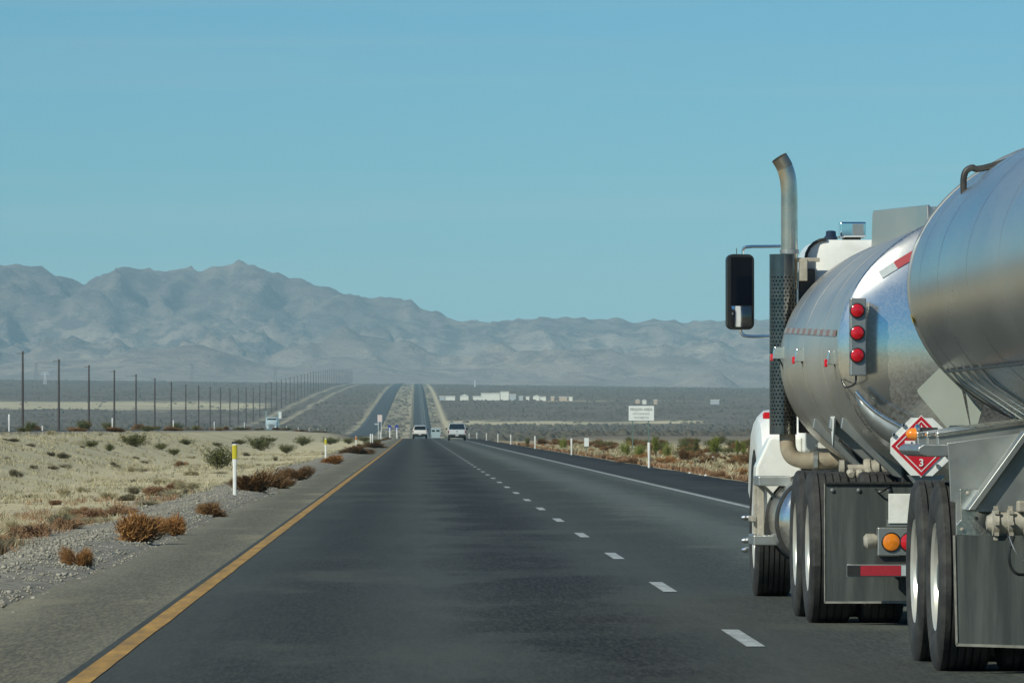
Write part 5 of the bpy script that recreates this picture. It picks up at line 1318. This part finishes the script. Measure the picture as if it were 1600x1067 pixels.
gp('yucca', 'yucca', 1024, 679, 13, 360, 'slim yucca just right of the white sign posts', 2)
gp('creosote', 'green_bush', 978, 685, 26, 350, 'green bush at the left post of the white sign', 1, 'yucca_green')
gp('creosote', 'green_bush', 1000, 688, 26, 345, 'yellow-green bush between the two posts of the white sign', 2, 'yucca_green')
gp('creosote', 'green_bush', 1043, 688, 20, 350, 'small yellow-green bush right of the slim yucca', 0, 'yucca_green')
gp('yucca', 'yucca', 1152, 682, 12, 330, 'yucca beside the truck fender, left of two', 1)
gp('yucca', 'yucca', 1162, 687, 14, 330, 'yucca beside the truck fender, right of two', 2)
gp('creosote', 'green_bush', 880, 679, 18, 420, 'green bush above the second post on the right verge', 0, 'yucca_green')
gp('creosote', 'green_bush', 824, 679, 10, 480, 'small dark green bush left of the third right post', 2)

# ------------------------------------------------------------------ straw grass over the median (uncountable)
rg = np.random.default_rng(23)
def grass_field(name, n, xr, dr, hr, wr, m, dens_seed, thr, power=1.0):
    u = rg.uniform(0, 1, n); d = dr[0] * (dr[1]/dr[0])**(u**power); X_ = rg.uniform(xr[0], xr[1], n)
    keep = fbm(X_/2.2, d/5.0, 4, dens_seed) > thr
    X_, d = X_[keep], d[keep]; n = len(X_); nb = 9
    z = ground_z(X_, d)
    c_ = np.repeat(np.stack([X_, d, z - 0.01], 1), nb, 0) + rg.normal(size=(n*nb, 3))*[0.07, 0.07, 0]
    h = rg.uniform(hr[0], hr[1], n*nb)[:, None]; out = rg.normal(size=(n*nb, 3))*[0.5, 0.5, 0]*h
    tip = c_ + out + np.concatenate([np.zeros((n*nb, 2)), h], 1)
    mid = c_ + out*0.35 + np.concatenate([np.zeros((n*nb, 2)), h*0.6], 1)
    scale_w = np.repeat(np.clip(d/90.0, 0.8, 3.0), nb)
    v, f = ribbons(c_, tip, mid, wr*scale_w, rg)
    o = mesh_np(name, v, f, m)
    return o
tag(grass_field('dry_grass', 9000, (-17, -4.6), (48, 420), (0.04, 0.13), 0.008, M['straw'], 201, 0.53), 'pale straw grass tufts spread over the sandy median', 'grass', kind='stuff')
plant_mat('grey_grass', ((0.36, 0.33, 0.21), (0.27, 0.245, 0.16), (0.42, 0.37, 0.25)))
tag(grass_field('grey_grass', 7000, (-17, -4.4), (48, 420), (0.04, 0.16), 0.009, M['grey_grass'], 231, 0.55), 'grey-green dry tufts between the sand patches of the median', 'grass', kind='stuff')
tag(grass_field('dry_grass', 4200, (8.3, 26), (120, 560), (0.10, 0.34), 0.014, M['straw'], 207, 0.45), 'pale dry grass among the brush on the right verge', 'grass', kind='stuff')
tag(grass_field('rusty_grass', 3000, (8.1, 13), (120, 480), (0.06, 0.2), 0.014, M['red_brush'], 211, 0.45), 'rusty dead grass along the right shoulder edge', 'grass', kind='stuff')
tag(grass_field('rusty_grass', 1500, (-7.5, -4.4), (50, 130), (0.05, 0.16), 0.008, M['red_brush'], 219, 0.5), 'reddish dead grass behind the gravel at lower left', 'grass', kind='stuff')

# ------------------------------------------------------------------ loose gravel along the left shoulder
mat('gravel_stone', (0.22, 0.205, 0.165), 0.9, var=0.6, scale=9, dirt=(0.50, 0.47, 0.38), dirt_amt=0.8, dirt_scale=14.0)
ico = np.array([(0, 0, 1), (.894, 0, .447), (.276, .851, .447), (-.724, .526, .447), (-.724, -.526, .447), (.276, -.851, .447), (.724, .526, -.447), (-.276, .851, -.447), (-.894, 0, -.447), (-.276, -.851, -.447), (.724, -.526, -.447), (0, 0, -1)])
icf = np.array([(0,1,2),(0,2,3),(0,3,4),(0,4,5),(0,5,1),(1,6,2),(2,7,3),(3,8,4),(4,9,5),(5,10,1),(2,6,7),(3,7,8),(4,8,9),(5,9,10),(1,10,6),(6,11,7),(7,11,8),(8,11,9),(9,11,10),(10,11,6)])
def stones(name, n, xr, dr, sr):
    u = rg.uniform(0, 1, n); d = dr[0] * (dr[1]/dr[0])**u
    X_ = xr[0] + (xr[1] - xr[0]) * np.abs(rg.beta(1.6, 1.6, n))
    keep = fbm(X_/0.8, d/1.6, 3, 301) > 0.36; X_, d = X_[keep], d[keep]; n = len(X_)
    s_ = rg.uniform(sr[0], sr[1], n) * np.where(rg.uniform(size=n) > 0.93, 1.9, 1.0)
    v = ico[None] * (1 + rg.normal(size=(n, 12, 1))*0.16) * (rg.uniform(0.6, 1.2, (n, 1, 3)) * [1, 1, 0.7]) * s_[:, None, None]
    v = v + np.stack([X_, d, ground_z(X_, d) + s_*0.25], 1)[:, None, :]
    f = (icf[None] + (np.arange(n)*12)[:, None, None]).reshape(-1, 3)
    return mesh_np(name, v.reshape(-1, 3), f, M['gravel_stone'])
tag(stones('gravel', 30000, (-5.2, -2.7), (37, 170), (0.006, 0.017)), 'loose pale gravel along the edge of the left shoulder', 'gravel', kind='stuff')
tag(stones('gravel', 2500, (-12, -5), (60, 220), (0.012, 0.032)), 'scattered stones on the sandy median', 'gravel', kind='stuff')
for k, (x, y, s_) in enumerate(((1078, 740, 4.0), (1094, 742, 2.5), (1103, 744, 5.0), (969, 723, 3.0))):
    p = hit(x, y); r_ = s_*p.y/F*0.5
    o = mesh_np('pale_rock', ico * [r_*1.2, r_, r_*0.8] * (1 + rg.normal(size=(12, 1))*0.12), icf, M['post_white'])
    o.location = p + Vector((0, 0, r_*0.4))
    tag(o, ['small white rock on the right shoulder edge, left of three', 'tiny white rock, middle of three on the right shoulder edge', 'white rock on the right shoulder edge, largest of three', 'lone white rock on right shoulder edge left of the sign'][k], 'rock')

# ------------------------------------------------------------------ the far scrub of the plain (uncountable)
plant_mat('far_scrub', ((0.085, 0.08, 0.058), (0.13, 0.115, 0.085), (0.11, 0.10, 0.075)))
n = 52000
d = 1500.0 * (9300/1500.0)**(rg.uniform(0, 1, n)**0.75); X_ = d * rg.uniform(-0.085, 0.115, n)
dens = fbm(X_/30.0, d/120.0, 4, 401)
road_gap = ((X_ > -33) & (X_ < 9.5)) | (np.abs(X_ + 76) < 3) | (np.abs(X_ + 91) < 4) | (np.abs(X_ - 16.5) < 3)
median_ok = (X_ > -16) & (X_ < -5) & (d > 2600)
pale = ((d > 4250) & (d < 4920) & (X_ < -105)) | ((d > 3440) & (d < 3680) & (X_ > 14) & (X_ < 150))
keep = ((dens > 0.40) & ~road_gap & ~(pale & (rg.uniform(size=n) > 0.08))) | (median_ok & (rg.uniform(size=n) > 0.5))
X_, d = X_[keep], d[keep]; n = len(X_)
s_ = rg.uniform(0.5, 1.5, n) * np.where(rg.uniform(size=n) > 0.9, 1.6, 1.0)
octv = np.array([(1, 0, .25), (.3, .95, .3), (-.8, .6, .2), (-.8, -.6, .3), (.3, -.95, .2), (0.1, 0, 1.0), (.45, .3, .85), (-.4, .1, .8)])
octf = np.array([(0, 1, 6), (1, 2, 7), (2, 3, 7), (3, 4, 5), (4, 0, 6), (6, 1, 5), (7, 3, 5), (1, 7, 5), (4, 6, 5)])
v = octv[None] * (1 + rg.normal(size=(n, 8, 1))*0.2) * s_[:, None, None] * [1, 1, 0.75]
v = v + np.stack([X_, d, ground_z(X_, d) - 0.15], 1)[:, None, :]
f = (octf[None] + (np.arange(n)*8)[:, None, None]).reshape(-1, 3)
tag(mesh_np('desert_scrub', v.reshape(-1, 3), f, M['far_scrub']), 'dark low scrub dotting the far desert plain', 'scrub', kind='stuff')
